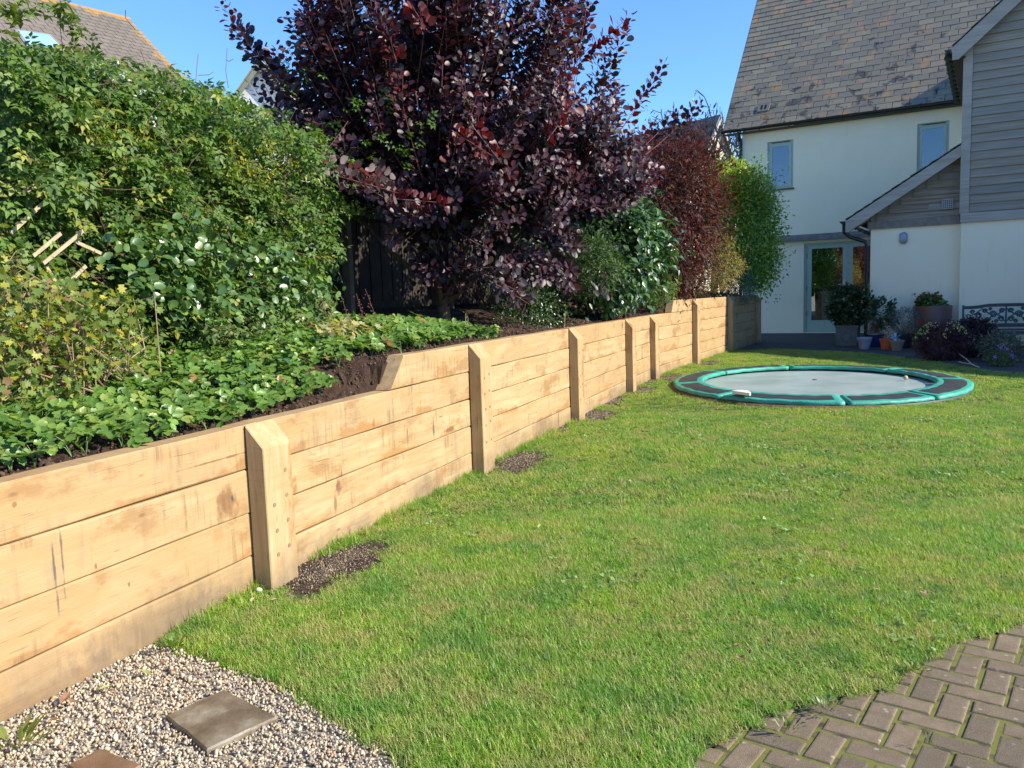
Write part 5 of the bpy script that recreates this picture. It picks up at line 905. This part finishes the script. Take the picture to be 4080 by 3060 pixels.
def gable_house(name, label, apex_px, Y, widthdir, half, drop, wallm, roofm, ridge_len, ridgedir, trimc):
    A = aty(*apex_px, Y); th = thing(name, label, 'house', (A[0], A[1], 0)); w = unit(np.array(widthdir, float)); r_ = unit(np.array(ridgedir, float)); a = A-w*half-ZH*drop; b = A+w*half-ZH*drop
    mb = MB(); mb.add([A, a, np.array([*a[:2], 0]), np.array([*b[:2], 0]), b], [(0, 1, 2, 3, 4)]); a2, b2 = a+r_*ridge_len, b+r_*ridge_len
    mb.add([a, np.array([*a[:2], 0]), np.array([*a2[:2], 0]), a2], [(0, 1, 2, 3)]); mb.add([b, np.array([*b[:2], 0]), np.array([*b2[:2], 0]), b2], [(0, 1, 2, 3)]); mb.obj('wall', wallm, th)
    mb = MB(); o1, o2 = unit(a-A), unit(b-A); k = -r_*.25
    for o_, e_ in ((o1, a), (o2, b)): L_ = np.linalg.norm(e_-A)+.3; mb.prism([A+k, A+k+o_*L_, A+o_*L_+r_*ridge_len, A+r_*ridge_len], ZH*.15)
    rf = mb.obj('roof', roofm, th)
    for o_, e_ in ((o1, a), (o2, b)): mb = MB(); L_ = np.linalg.norm(e_-A)+.3; mb.prism([A+k-ZH*.02, A+k+o_*L_-ZH*.02, A+k+o_*L_-ZH*.25, A+k-ZH*.30], -r_*.04); mb.obj('verge', trimc, rf)
    return th
t = NT('rubble_stone'); p = t.pos(); vo = t.n('ShaderNodeTexVoronoi', feature='DISTANCE_TO_EDGE'); t.l(p, vo.inputs['Vector']); vo.inputs['Scale'].default_value = 3.2; v2 = t.n('ShaderNodeTexVoronoi'); t.l(p, v2.inputs['Vector']); v2.inputs['Scale'].default_value = 3.2
sv = t.n('ShaderNodeSeparateColor'); t.l(v2.outputs['Color'], sv.inputs[0]); base = t.ramp(sv.outputs[0], [(0, (.36, .31, .24)), (.5, (.50, .44, .35)), (1, (.62, .57, .47))]); base = t.mix(t.ramp(vo.outputs['Distance'], [(.02, .8), (.07, 0.)]), base, (.25, .21, .16)); t.bsdf(base, .9, t.bump(vo.outputs['Distance'], .6, .05), .2); STONE = t.m
DSL = plain('distant_slate', (.11, .115, .115), .7, .3, 1.5); WTR = plain('white_verge', (.62, .62, .6), .7)
gable_house('stone_house', 'rubble stone gable with grey roof behind the red shrub and bare tree', (2856, 470), 45., (.8, .6, 0), 3.0, 5.0, STONE, DSL, 9, (-.6, .8, 0), plain('grey_verge', (.35, .36, .34), .8))
gable_house('white_house', 'white gabled house peeping out left of the smoke bush', (1040, 255), 36., (1, 0, 0), 3.2, 4.0, plain('blue_white_render', (.62, .64, .66), .8), plain('ochre_roof', (.30, .24, .13), .8), 3, (.2, .98, 0), plain('green_grey_verge', (.2, .22, .17), .8))
# bare tree
bt = thing('bare_tree', 'bare leafless tree behind the laurel against the sky', 'tree', tuple(aty(2840, 1150, 31.)*np.array([1, 1, 0])))
mb = MB(); root = aty(2840, 1150, 31.); root[2] = 0
def grow(p, d, L, r_, lev, mbx):
    n_ = 4; q = [p]; dd = d.copy()
    for i in range(n_): dd = unit(dd+rng.normal(0, .12, 3)+UPV*.05); q.append(q[-1]+dd*L/n_)
    mbx.tube(q, list(np.linspace(r_, r_*.6, n_+1)), 5 if lev < 3 else 3, cap=False)
    if lev >= 6: return
    for k in range(random.choice([2, 3, 3]) if lev < 5 else 2):
        i = random.randint(1, n_); nd = unit(dd+rng.normal(0, .55, 3)+UPV*.12); grow(q[i], nd, L*random.uniform(.6, .82), r_*.66, lev+1, mbx)
tkb = MB(); tkb.tube([root, root+np.array([.1, 0, 2.6])], [.16, .13], 8); tkb.obj('trunk', BARK, bt)
for k in range(5): grow(root+np.array([.1, 0, 2.5]), unit(np.array([random.uniform(-.4, .5), random.uniform(-.3, .3), 1.])), 2.5, .15, 1, mb)
mb.obj('branches', plain('grey_twig', (.20, .165, .13), .9), bt)['kind'] = 'stuff'

# ================================================================== TRAMPOLINE
trm = thing('trampoline', 'sunken oval trampoline with teal and black edge pads in the lawn', 'trampoline', (TR_C[0], TR_C[1], 0))
TEAL = NT('teal_vinyl'); pz = TEAL.pos(); TEAL.bsdf(TEAL.ramp(TEAL.noise(pz, 3, 4), [(.3, (.025, .25, .175)), (.7, (.05, .34, .25))]), .55, TEAL.bump(TEAL.noise(pz, 9, 3), .5, .03), .5); TEAL = TEAL.m
BLKV = plain('black_pad_panel', (.028, .03, .028), .6, .3, 6); t = NT('jump_mat'); pz = t.pos(); t.bsdf(t.mix(t.ramp(t.noise(pz, 1.6, 5), [(.35, 0.), (.65, 1.)]), (.27, .34, .31), (.37, .44, .41)), .32, t.bump(t.noise(pz, 160, 2), .1, .002), .5); MATM = t.m
def tp_(f, a, z): return np.array([*(TR_C+TR_A*(TRa*f*math.cos(a))+TR_B*(TRb*f*math.sin(a))), z])
mb = MB(); n_ = 72; mb.add([tp_(.82, 2*math.pi*i/n_, .012+.0) for i in range(n_)], [tuple(range(n_))]); o = mb.obj('jump_mat', MATM, trm)
if o.data.polygons[0].normal.z < 0: o.data.flip_normals()
def ring(name, prof, mat, a0, a1, parent, n_=24, closed=False, wob=0., cap=True):
    mb = MB(); k = len(prof); vs = []
    for i in range(n_+1):
        a = a0+(a1-a0)*i/n_; wz_ = wob*(math.sin(a*23)*.6+math.sin(a*41+1))
        for f, z in prof: vs.append(tp_(f, a, z+wz_))
    fs = [(i*k+j, i*k+j+1, (i+1)*k+j+1, (i+1)*k+j) for i in range(n_) for j in range(k-1)]
    if cap: fs += [tuple(range(k)), tuple(range(n_*k+k-1, n_*k-1, -1))]
    mb.add(vs, fs); me = mb.mesh(name, mat, True); bm = bmesh.new(); bm.from_mesh(me); bmesh.ops.recalc_face_normals(bm, faces=bm.faces); bm.to_mesh(me); bm.free()
    return link(name, me, parent)
ring('steel_rim', [(.99, -.05), (1.0, .02), (.985, .035), (.97, .02), (.80, .0)], plain('dark_rim', (.03, .045, .04), .6), 0, 2*math.pi, trm, 96, cap=False)
def ang_of(x, y): q = onz(x, y, .09)[:2]-TR_C; return math.atan2((q @ TR_B)/TRb, (q @ TR_A)/TRa) % (2*math.pi)
cuts = sorted(ang_of(2600+.669*x, 900+.669*y) for x, y in [(840, 850), (1350, 860), (1745, 905), (1660, 1005), (1160, 1042), (440, 1000), (210, 932), (400, 865)])
cuts.append(cuts[0]+2*math.pi)
for a, b in zip(cuts, cuts[1:]):
    g_ = .010; lift = random.uniform(.0, .010); prof = [(.998, .035), (1.0, .06+lift), (.985, .073+lift), (.90, .079+lift), (.83, .083+lift), (.80, .093+lift), (.785, .088+lift), (.778, .065), (.785, .04)]
    pd = ring('pad', prof, TEAL, a+g_, b-g_, trm, 22, wob=.003)
    ring('panel', [(.962, .0755+lift), (.955, .0795+lift), (.835, .0885+lift), (.828, .086+lift)], BLKV, a+(b-a)*.08, b-(b-a)*.08, pd, 16, wob=.003, cap=False)
ring('earth_edge', [(1.05, -.02), (1.03, .02), (1.0, .03)], m_soil('cut_earth', (.10, .06, .03), (.20, .13, .07)), math.pi*.9, math.pi*1.62, trm, 30, cap=False)
bp = onz(3608, 1513, .03); mb = MB(); mb.lathe([(.002, -.034), (.02, -.028), (.031, -.012), (.034, 0), (.031, .012), (.02, .028), (.002, .034)], bp+np.array([0, 0, .03]), 14); tag(mb.obj('ball', plain('tan_ball', (.55, .38, .22), .6), smooth=True), 'small tan ball lying on the trampoline mat', 'ball')
bp = onz(2830, 1521, .1); a = onz(2925, 1566, .12); b = onz(2984, 1577, .12); d = unit(b-a); sd2 = np.cross(ZH, d); mb = MB(); L_ = np.linalg.norm(b-a)
mb.prism([a-sd2*.03, a+d*L_*.5-sd2*.02, a+d*L_*1.05, a+d*L_*.9+sd2*.05, a+d*.1+sd2*.14, a+sd2*.10], ZH*.035); tag(mb.obj('white_paddle', plain('white_plastic', (.78, .78, .76), .4, .05)), 'white wedge shaped plastic piece lying on the near pad of the trampoline', 'toy')
mb = MB(); c = onz(3246, 1513, .015); mb.prism([c+np.array([.035*math.cos(a), .025*math.sin(a), 0]) for a in np.linspace(0, 6.28, 9)[:-1]], ZH*.008); tag(mb.obj('dead_leaf', plain('dark_dead_leaf', (.08, .05, .03), .8)), 'small dark dead leaf in the middle of the trampoline mat', 'leaf')

# ================================================================== POTS
def plant(parent, cen, rad, ncl, per, sprd, T, size, pal, mat, base=None, nst=10, droop=0., stemm=TANTWIG, w=None, name='foliage'):
    cen = np.array(cen, float); u_ = rv(ncl)*np.cbrt(rng.uniform(.25, 1, ncl))[:, None]; c3 = cen+u_*np.array(rad); p = sprout(ncl, per, c3, sprd); n = len(p); outw = unit(p-cen)
    leaves(parent, T, p, unit(outw+rng.normal(0, .5, (n, 3))-UPV*droop), unit(UPV*.6+outw*.5+rng.normal(0, .35, (n, 3))), rng.uniform(size*.65, size*1.25, n), cols(n, pal, w), mat, 0, name)
    if base is not None and nst:
        mb = MB()
        for i in rng.integers(0, ncl, nst): mb.tube([base, (np.array(base)+c3[i])/2+rng.normal(0, .02, 3), c3[i]], [.006, .004, .002], 4)
        mb.obj('stems', stemm, parent)
    return c3
def pot(name, label, xy, rt, rb, h, c, rim=.015, cat='plant pot', rough=.5, group='plant pots by the porch'):
    th = thing(name, label, cat, (xy[0], xy[1], 0), group); mb = MB(); m_ = plain(name+'_glaze', c, rough, .15, 5)
    mb.lathe([(.01, .002), (rb*.96, 0), (rb, .01), (rb+(rt-rb)*.6, h*.55), (rt, h-.05), (rt+rim*.4, h-.045), (rt+rim*.5, h-.005), (rt+rim*.2, h), (rt-.012, h-.004), (rt-.016, h-.04), (.01, h-.045)], (xy[0], xy[1], 0), 28); mb.obj('body', m_, th, smooth=False)
    mb = MB(); mb.lathe([(rt-.018, h-.035), (rt*.5, h-.02), (.005, h-.018)], (xy[0], xy[1], 0), 20); mb.obj('compost', SOIL, th); return th
PT = {k: onz(x, y)[:2] for k, (x, y) in dict(lav=(3444, 1391), navy=(3488, 1381), orange=(3529, 1392), pinw=(3573, 1397), black=(3602, 1385), tub=(3712, 1377), tan=(3662, 1390)).items()}
# lead planter
lx = onz(3378, 1376)[:2]; th = thing('lead_planter', 'square grey lead planter with a dark shrub and fuchsia in front of the door', 'planter', (lx[0], lx[1], 0), 'plant pots by the porch'); ex, ny = EH[:2], NH[:2]; LEAD = plain('lead', (.10, .115, .11), .6, .25, 6); mb = MB(); w, h = .255, .5
def sqring(f, z): return [np.array([*(lx+ex*(sx*w*f)+ny*(sy*w*f)), z]) for sx, sy in ((-1, -1), (1, -1), (1, 1), (-1, 1))]
vs = sqring(.93, 0)+sqring(.97, h-.05)+sqring(1.06, h-.045)+sqring(1.06, h)+sqring(.95, h)+sqring(.93, h-.06); fs = [(r*4+i, r*4+(i+1) % 4, r*4+4+(i+1) % 4, r*4+4+i) for r in range(5) for i in range(4)]+[(20, 21, 22, 23)]; mb.add(vs, fs); mb.obj('body', LEAD, th)
for a_, b_, c__, d_ in ((-.21, .21, .02, .045), (-.21, .21, .40, .425), (-.21, -.185, .045, .40), (.185, .21, .045, .40)):
    mb = MB(); o_ = np.array([*(lx+ex*a_-ny*(w*.985)), c__]); mb.box(o_, EH*(b_-a_), NH*.02, ZH*(d_-c__)); mb.obj('moulding', LEAD, th)
mb = MB(); c = np.array([*(lx-ny*(w*.975)), .22]); mb.tube([c+EH*(.11*math.cos(a))+ZH*(.11*math.sin(a)) for a in np.linspace(0, 6.283, 25)], .010, 6); mb.obj('rosette', LEAD, th)
M_DK = m_foliage('dark_pot_leaf', .35, .2); b3 = np.array([*lx, .48]); plant(th, b3+[.05, 0, .48], (.52, .4, .44), 300, 10, .05, T_OV, .105, [(.025, .055, .018), (.04, .08, .02)], M_DK, b3, 16); plant(th, b3+[.02, -.12, .22], (.34, .22, .28), 120, 9, .04, T_OV, .05, [(.10, .11, .025), (.06, .09, .02)], M_DK, None, name='fuchsia_leaves')
q = b3+np.array([[.28, -.1, .12], [.4, 0, 0], [.42, 0, -.1], [.1, -.2, .15], [.25, 0, .35], [-.15, -.2, .2]]); p = np.repeat(q, 5, 0)+rng.normal(0, .015, (30, 3)); leaves(th, T_OV, p, -UPV+rv(30)*.6, rv(30), np.full(30, .04), cols(30, [(.6, .05, .12), (.75, .25, .3)]), M_FL, 0, 'flowers')
th = pot('glazed_pot', 'pale lavender grey round pot, left of the navy pot', PT['lav'], .155, .105, .27, (.27, .28, .34)); 
th = pot('glazed_pot', 'navy blue glazed pot with an open leafy shrub', PT['navy'], .19, .13, .31, (.015, .03, .11), rough=.25); b3 = np.array([*PT['navy'], .28]); plant(th, b3+[.12, 0, .5], (.36, .25, .36), 110, 8, .035, T_DISC, .06, [(.07, .13, .07), (.05, .10, .05)], M_DK, b3, 30)
plant(th, b3+[-.02, -.03, .25], (.24, .2, .27), 110, 7, .03, T_OV, .035, [(.10, .12, .04), (.35, .08, .10)], M_DK, None, name='red_tinged_growth'); mb = MB(); mb.lathe([(.198, .300), (.202, .306), (.198, .312), (.19, .306)], (*PT['navy'], 0), 28); mb.obj('white_rim', plain('white_rim', (.55, .55, .5), .4), th)
th = pot('terracotta_pot', 'small bright orange terracotta pot', PT['orange'], .125, .09, .245, (.50, .115, .03), rim=.03, rough=.8); b3 = np.array([*PT['orange'], .22]); plant(th, b3+[.0, 0, .12], (.1, .1, .12), 14, 5, .02, T_LANCE, .07, [(.07, .10, .04)], M_DK, b3, 8)
th = pot('stoneware_pot', 'grey tan pot holding a blue paper windmill', PT['pinw'], .14, .10, .23, (.24, .20, .155), rim=.03, rough=.8)
pw = thing('toy_windmill', 'blue and white plastic toy windmill stuck in the grey tan pot', 'toy', (*PT['pinw'], .23)); c = np.array([*(PT['pinw']), .30])-NH*.12
for k in range(5):
    a = k*1.2566+.3; d = EH*math.cos(a)+ZH*math.sin(a); s2 = EH*math.cos(a+1.0)+ZH*math.sin(a+1.0); mb = MB(); mb.add([c, c+d*.10-NH*.01, c+d*.06+s2*.06-NH*.035, c+s2*.03-NH*.04], [(0, 1, 2), (0, 2, 3)]); mb.obj('sail', plain('blue_sail', (.08, .35, .62), .35, .2) if k % 2 == 0 else plain('pale_sail', (.45, .62, .72), .35, .2), pw)
mb = MB(); mb.tube([c+NH*.02-ZH*.12, c], .005, 5); mb.obj('stick', WTR, pw)
th = pot('black_pot', 'black pot with grey green lavender against the porch wall', PT['black'], .19, .15, .32, (.02, .022, .022), rim=.03); b3 = np.array([*PT['black'], .3]); plant(th, b3+[.02, 0, .30], (.30, .22, .30), 170, 12, .035, T_LANCE, .05, [(.13, .16, .14), (.17, .20, .18)], M_DK, b3, 26)
mb = MB(); th = thing('large_tub', 'big brown glazed tub of red geraniums against the porch wall', 'planter', (*PT['tub'], 0), 'plant pots by the porch'); hh = .93; t = NT('brown_glaze'); pz = t.pos(); t.bsdf(t.mix(t.ramp(t.noise(pz, 1.3, 3), [(.4, 0.), (.6, 1.)]), (.19, .085, .05), (.13, .085, .085)), .45, None, .5)
mb.lathe([(.01, .002), (.25, 0), (.27, .02), (.36, .35), (.395, .65), (.41, hh-.06), (.412, hh-.01), (.40, hh), (.375, hh-.004), (.37, hh-.05), (.01, hh-.05)], (*PT['tub'], 0), 40); mb.obj('body', t.m, th, smooth=False)
b3 = np.array([*PT['tub'], hh-.03]); plant(th, b3+[-.06, 0, .09], (.33, .28, .14), 70, 8, .035, T_DISC, .07, [(.06, .12, .03), (.09, .16, .04)], M_DK, b3, 20)
def blooms(parent, pts, r_, pal, per=22):
    p = np.repeat(np.array(pts), per, 0)+rng.normal(0, r_, (len(pts)*per, 3)); n = len(p); leaves(parent, T_RND, p, rv(n), rv(n), np.full(n, .026), cols(n, pal), M_FL, 0, 'flowers')
GERA = [onp(x, y, NH*(20.72), NH) for x, y in [(3640, 1172), (3677, 1168), (3697, 1170), (3672, 1180), (3732, 1182), (3648, 1205)]]; blooms(th, GERA[2:], .028, [(.62, .02, .03), (.4, .02, .04)]); blooms(th, GERA[:2], .016, [(.25, .04, .05)], 14); mb = MB()
for g_ in GERA: mb.tube([b3+(g_-b3)*.3*np.array([1, 1, 0]), g_], .004, 4)
mb.obj('flower_stalks', GREENSTEM, th)
th = pot('stoneware_pot', 'tan round pot with one red geranium, right of the windmill pot', PT['tan'], .135, .095, .245, (.21, .16, .09), rim=.025); b3 = np.array([*PT['tan'], .22]); plant(th, b3+[.03, 0, .14], (.17, .14, .15), 30, 7, .03, T_DISC, .045, [(.07, .13, .03)], M_DK, b3, 10); blooms(th, [b3+np.array([-.02, -.05, .36])], .026, [(.75, .02, .02)], 30); mb = MB(); mb.tube([b3, b3+np.array([-.02, -.05, .34])], .004, 4); mb.obj('flower_stalk', GREENSTEM, th)
# low border shrubs
def gshrub(name, label, x, y, rad, ncl, per, T, size, pal, w=None, mat=M_DK, up=None, nst=30, sprd=.04, cat='shrub'):
    b = onz(x, y); th = thing(name, label, cat, (b[0], b[1], 0)); cz = np.array([b[0], b[1], rad[2]*.9]); plant(th, cz, rad, ncl, per, sprd, T, size, pal, mat, b, nst, w=w); return th, b
th, b = gshrub('hebe_shrub', 'rounded purple leaved shrub with bright yellow tips near the trampoline', 3752, 1432, (.46, .40, .36), 640, 11, T_LANCE, .06, [(.055, .02, .03), (.09, .035, .045), (.03, .015, .02)], [.5, .3, .2], M_SM)
a_ = rng.uniform(0, 6.283, 75); el = rng.uniform(.15, 1.1, 75); q = np.array([b[0], b[1], .33])+np.c_[np.cos(a_)*np.cos(el)*.47, np.sin(a_)*np.cos(el)*.41, np.sin(el)*.40]; p = np.repeat(q, 5, 0)+rng.normal(0, .014, (375, 3)); leaves(th, T_OV, p, unit(UPV+rv(375)*.8), rv(375), rng.uniform(.02, .04, 375), cols(375, [(.85, .85, .16), (.75, .6, .45), (.7, .78, .2)]), M_FL, 0, 'yellow_tips')  # yellow tips, their colour raised to paint sun on the shrub top
gshrub('purple_shrub', 'larger dark purple shrub in shade behind the yellow tipped shrub', 3870, 1420, (.50, .36, .38), 620, 10, T_OV, .055, [(.035, .018, .024), (.055, .03, .035)], None, M_SM)
gshrub('lavender_clump', 'grey green lavender clump at the right border', 3990, 1440, (.36, .30, .26), 300, 10, T_LANCE, .07, [(.10, .13, .10), (.14, .16, .12)], None)
th, b = gshrub('bellflower_plant', 'small green plant with violet flowers at the right edge of the lawn', 3985, 1458, (.18, .15, .14), 120, 8, T_OV, .04, [(.06, .11, .03), (.10, .15, .04)], None)
blooms(th, [onz(x, y, .3) + np.array([0, 0, 0]) for x, y in [(3985, 1420)]] and [np.array([b[0]+dx, b[1]+dy, dz]) for dx, dy, dz in [(-.02, -.05, .30), (.03, -.08, .28), (.0, 0, .33), (-.17, -.1, .17), (.18, -.02, .19), (.14, -.1, .15)]], .016, [(.35, .16, .60), (.5, .3, .7)], 12)
mb = MB(); q = [onz(x, y, .12) for x, y in [(3810, 1402), (3850, 1430), (3872, 1452), (3900, 1462)]]; mb.tube(q, .008, 5); q = [onz(x, y, .06) for x, y in [(3822, 1442), (3850, 1448), (3880, 1452)]]; mb.tube(q, .010, 5); tag(mb.obj('fallen_twig', plain('pale_twig', (.45, .38, .30), .8)), 'pale forked dead twigs lying at the edge of the lawn', 'twig')
# bench
NB = 20.55; bch = thing('garden_bench', 'dark wooden garden bench with scrolled teal iron back, cut by the right edge', 'bench', tuple(hp(.3, NB, 0))); WD = plain('dark_bench_wood', (.045, .05, .055), .6, .3, 8); IR = plain('teal_iron', (.012, .085, .105), .45, .2)
mb = MB(); xs = np.linspace(-.56, 1.06, 18); tz = lambda x: .955-.045*(1/(1+math.exp((x+.22)*18)))-.045*(1/(1+math.exp(-(x-.72)*18))); P_t = [hp(x, NB, tz(x)) for x in xs]; P_b = [hp(x, NB, tz(x)-.07) for x in xs[::-1]]; mb.prism(P_t+P_b, NH*.04); mb.obj('top_rail', WD, bch)
mb = MB(); hbox(mb, -.54, 1.04, NB, NB+.04, .44, .52); mb.obj('bottom_rail', WD, bch)
for k in range(4): mb = MB(); hbox(mb, -.55, 1.05, NB-.44+k*.1, NB-.36+k*.1, .385, .41); mb.obj('seat_slat', WD, bch)
for s_ in (-.6, 1.06):
    mb = MB(); hbox(mb, s_, s_+.045, NB, NB+.05, 0, .93); hbox(mb, s_, s_+.045, NB-.45, NB-.40, 0, .60); hbox(mb, s_, s_+.045, NB-.40, NB, .33, .38); hbox(mb, s_-.01, s_+.055, NB-.48, NB, .60, .63); mb.obj('end_frame', IR, bch)
mb = MB(); cxs = .24
def scroll(x, z, r_, dir_, turn=1.6):
    pts_ = []
    for i in range(20): a = i/19*turn*2*math.pi; rr = r_*(1-.72*i/19); pts_.append(hp(x+dir_*rr*math.cos(a), NB+.02, z+rr*math.sin(a)))
    mb.tube(pts_, .016, 5)
for sx in (-1, 1):
    for (dx, z_, r_) in [(.08, .80, .055), (.09, .62, .06), (.24, .72, .075), (.36, .60, .055), (.40, .80, .05), (.52, .70, .065), (.64, .60, .05), (.64, .78, .045), (.18, .57, .04), (.30, .84, .03)]: scroll(cxs+sx*dx, z_, r_, sx if random.random() < .6 else -sx)
    mb.tube([hp(cxs+sx*u, NB+.02, .54+.16*math.sin(u*9)+.12*u) for u in np.linspace(.02, .74, 24)], .015, 5); mb.tube([hp(cxs+sx*u, NB+.02, .86-.15*abs(math.sin(u*7))) for u in np.linspace(.02, .74, 24)], .015, 5)
mb.tube([hp(cxs, NB+.02, .50), hp(cxs, NB+.02, .90)], .018, 6); mb.obj('iron_scrollwork', IR, bch)
mb = MB(); hbox(mb, -.55, 1.05, NB-.44, NB-.42, .30, .375); mb.obj('front_apron', WD, bch)

# ================================================================== SMALL THINGS ON THE GROUND
DL = [plain('dead_leaf_brown', (.24, .12, .06), .7, .2, 60), plain('dead_leaf_green', (.27, .30, .08), .7, .2, 60), plain('dead_leaf_orange', (.60, .33, .04), .7, .2, 60), plain('dead_leaf_tan', (.42, .31, .20), .7, .2, 60)]
def fallen(x, y, size, mi, label, group, z=.012, rot=None):
    p = onz(x, y, z); n = 11; a = rot if rot is not None else random.uniform(0, 6.28); d = np.array([math.cos(a), math.sin(a), 0]); e_ = np.array([-d[1], d[0], 0]); mb = MB(); L = size; up = .16
    vs = [p, p+d*L*.35+e_*L*.24+ZH*L*up, p+d*L*.5+ZH*L*.04, p+d*L*.35-e_*L*.24+ZH*L*up*.8, p+d*L+ZH*L*.2, p+d*L*.72+e_*L*.17+ZH*L*.2, p+d*L*.72-e_*L*.17+ZH*L*.14]
    mb.add(vs, [(0, 1, 2), (0, 2, 3), (1, 5, 2), (5, 4, 2), (2, 4, 6), (2, 6, 3)]); tag(mb.obj('fallen_leaf', DL[mi]), label, 'fallen leaf', group)
for x, y, s_, m_, lb, z_ in [(600, 2688, .055, 1, 'green fallen leaf on the gravel, uppermost there', .02), (445, 2730, .065, 1, 'green brown fallen leaf on gravel close to the wall foot', .02), (460, 2712, .03, 0, 'small dark brown leaf on gravel at the wall foot', .02), (240, 2805, .07, 0, 'long rust brown leaf leaning on the wall foot over gravel', .02), (300, 2800, .04, 0, 'small rust leaf just right of the long one on gravel', .02), (670, 2630, .05, 0, 'reddish brown leaf near the top corner of the gravel', .02), (705, 2678, .035, 0, 'brown leaf on the gravel near the lawn edge', .02), (905, 2725, .035, 3, 'curled tan leaf on gravel just above the stone slab', .02), (190, 2870, .045, 0, 'dark curled leaf on the gravel at far left', .02), (145, 2875, .04, 3, 'pale leaf scrap by the wall foot at far left', .02),
        (1000, 2400, .045, 3, 'curled tan leaf on dark grit beside the nearest post', .012), (1110, 2385, .05, 3, 'brown curled leaf at the grit edge right of the nearest post', .012), (1410, 2232, .05, 0, 'brown leaf on the grit to the right of the nearest post', .012), (990, 2510, .045, 0, 'brown leaf on the lawn corner between gravel and post', .03),
        (2512, 2148, .05, 0, 'curled rust brown leaf in the middle of the lawn', .035), (2660, 1612, .06, 2, 'bright yellow leaf on the lawn left of the trampoline', .03), (2685, 1725, .05, 1, 'pale cream leaf on the lawn between wall and trampoline', .03), (2145, 2103, .05, 1, 'pale green leaf standing in the lawn near the wall side', .035), (2000, 2085, .04, 0, 'small dark leaf in the lawn below the second post', .035), (1670, 2045, .04, 0, 'small dark leaf in the lawn by the wall foot', .035)]:
    fallen(x, y, s_, m_, lb, 'fallen leaves', z_)
for k in range(16):
    x, y = random.uniform(1500, 3900), random.uniform(1750, 2750)
    if y > 2500 and x > 3000: continue
    fallen(x, y, random.uniform(.02, .035), random.choice([0, 0, 3]), 'tiny brown leaf scrap scattered in the lawn grass', 'leaf scraps in the grass', .03)
st = rock(77, 2, (1, .8, .7), .12); st.materials.append(plain('pale_stone', (.62, .58, .48), .8)); p = onz(1032, 2350, .02); tag(link('stone', st, None, Matrix.Translation(Vector(p))@Matrix.Scale(.017, 4)), 'small pale angular stone at the foot of the nearest post', 'stone')
# fern-like weed and small leafy weeds
def weed(label, x, y, T, n, size, pal, spread, h, px=False, mat=M_GC):
    p0 = onz(x, y, .015); th = thing('weed', label, 'weed', tuple(p0)); p = p0+np.c_[rng.normal(0, spread, (n, 2)), rng.uniform(0, h, n)]; d = unit(np.c_[p[:, :2]-p0[:2], np.full(n, .02)]); leaves(th, T, p, d+UPV*.5, unit(UPV-d*.3+rv(n)*.3), rng.uniform(size*.7, size*1.2, n), cols(n, pal), mat, 0, 'foliage', False)
weed('fern like green weed growing in the gravel at far left', 70, 2980, T_LANCE, 18, .10, [(.14, .19, .03), (.20, .22, .05)], .035, .03)
weed('small leafy weed in the corner where gravel, lawn and wall meet', 690, 2585, T_OV, 26, .035, [(.12, .2, .03)], .028, .03)
weed('leafy weed rooted in the paving joint at the lawn edge', 3290, 2820, T_OV, 34, .022, [(.12, .17, .05), (.22, .25, .12)], .022, .012)
weed('tuft of weed in the paving near the curved lawn edge', 3135, 2905, T_LANCE, 26, .03, [(.12, .17, .04)], .02, .012)
weed('small weed at the lawn edge beside the upper paving blocks', 3650, 2670, T_OV, 30, .022, [(.14, .2, .04)], .02, .012)
weed('weed sprig between paving blocks at bottom right', 3690, 2960, T_LANCE, 10, .022, [(.12, .17, .03)], .01, .01)
print('objects', len(bpy.data.objects), 'tris', sum(sum(len(p.vertices)-2 for p in m.polygons) if len(m.polygons) < 200 else len(m.polygons) for m in bpy.data.meshes))
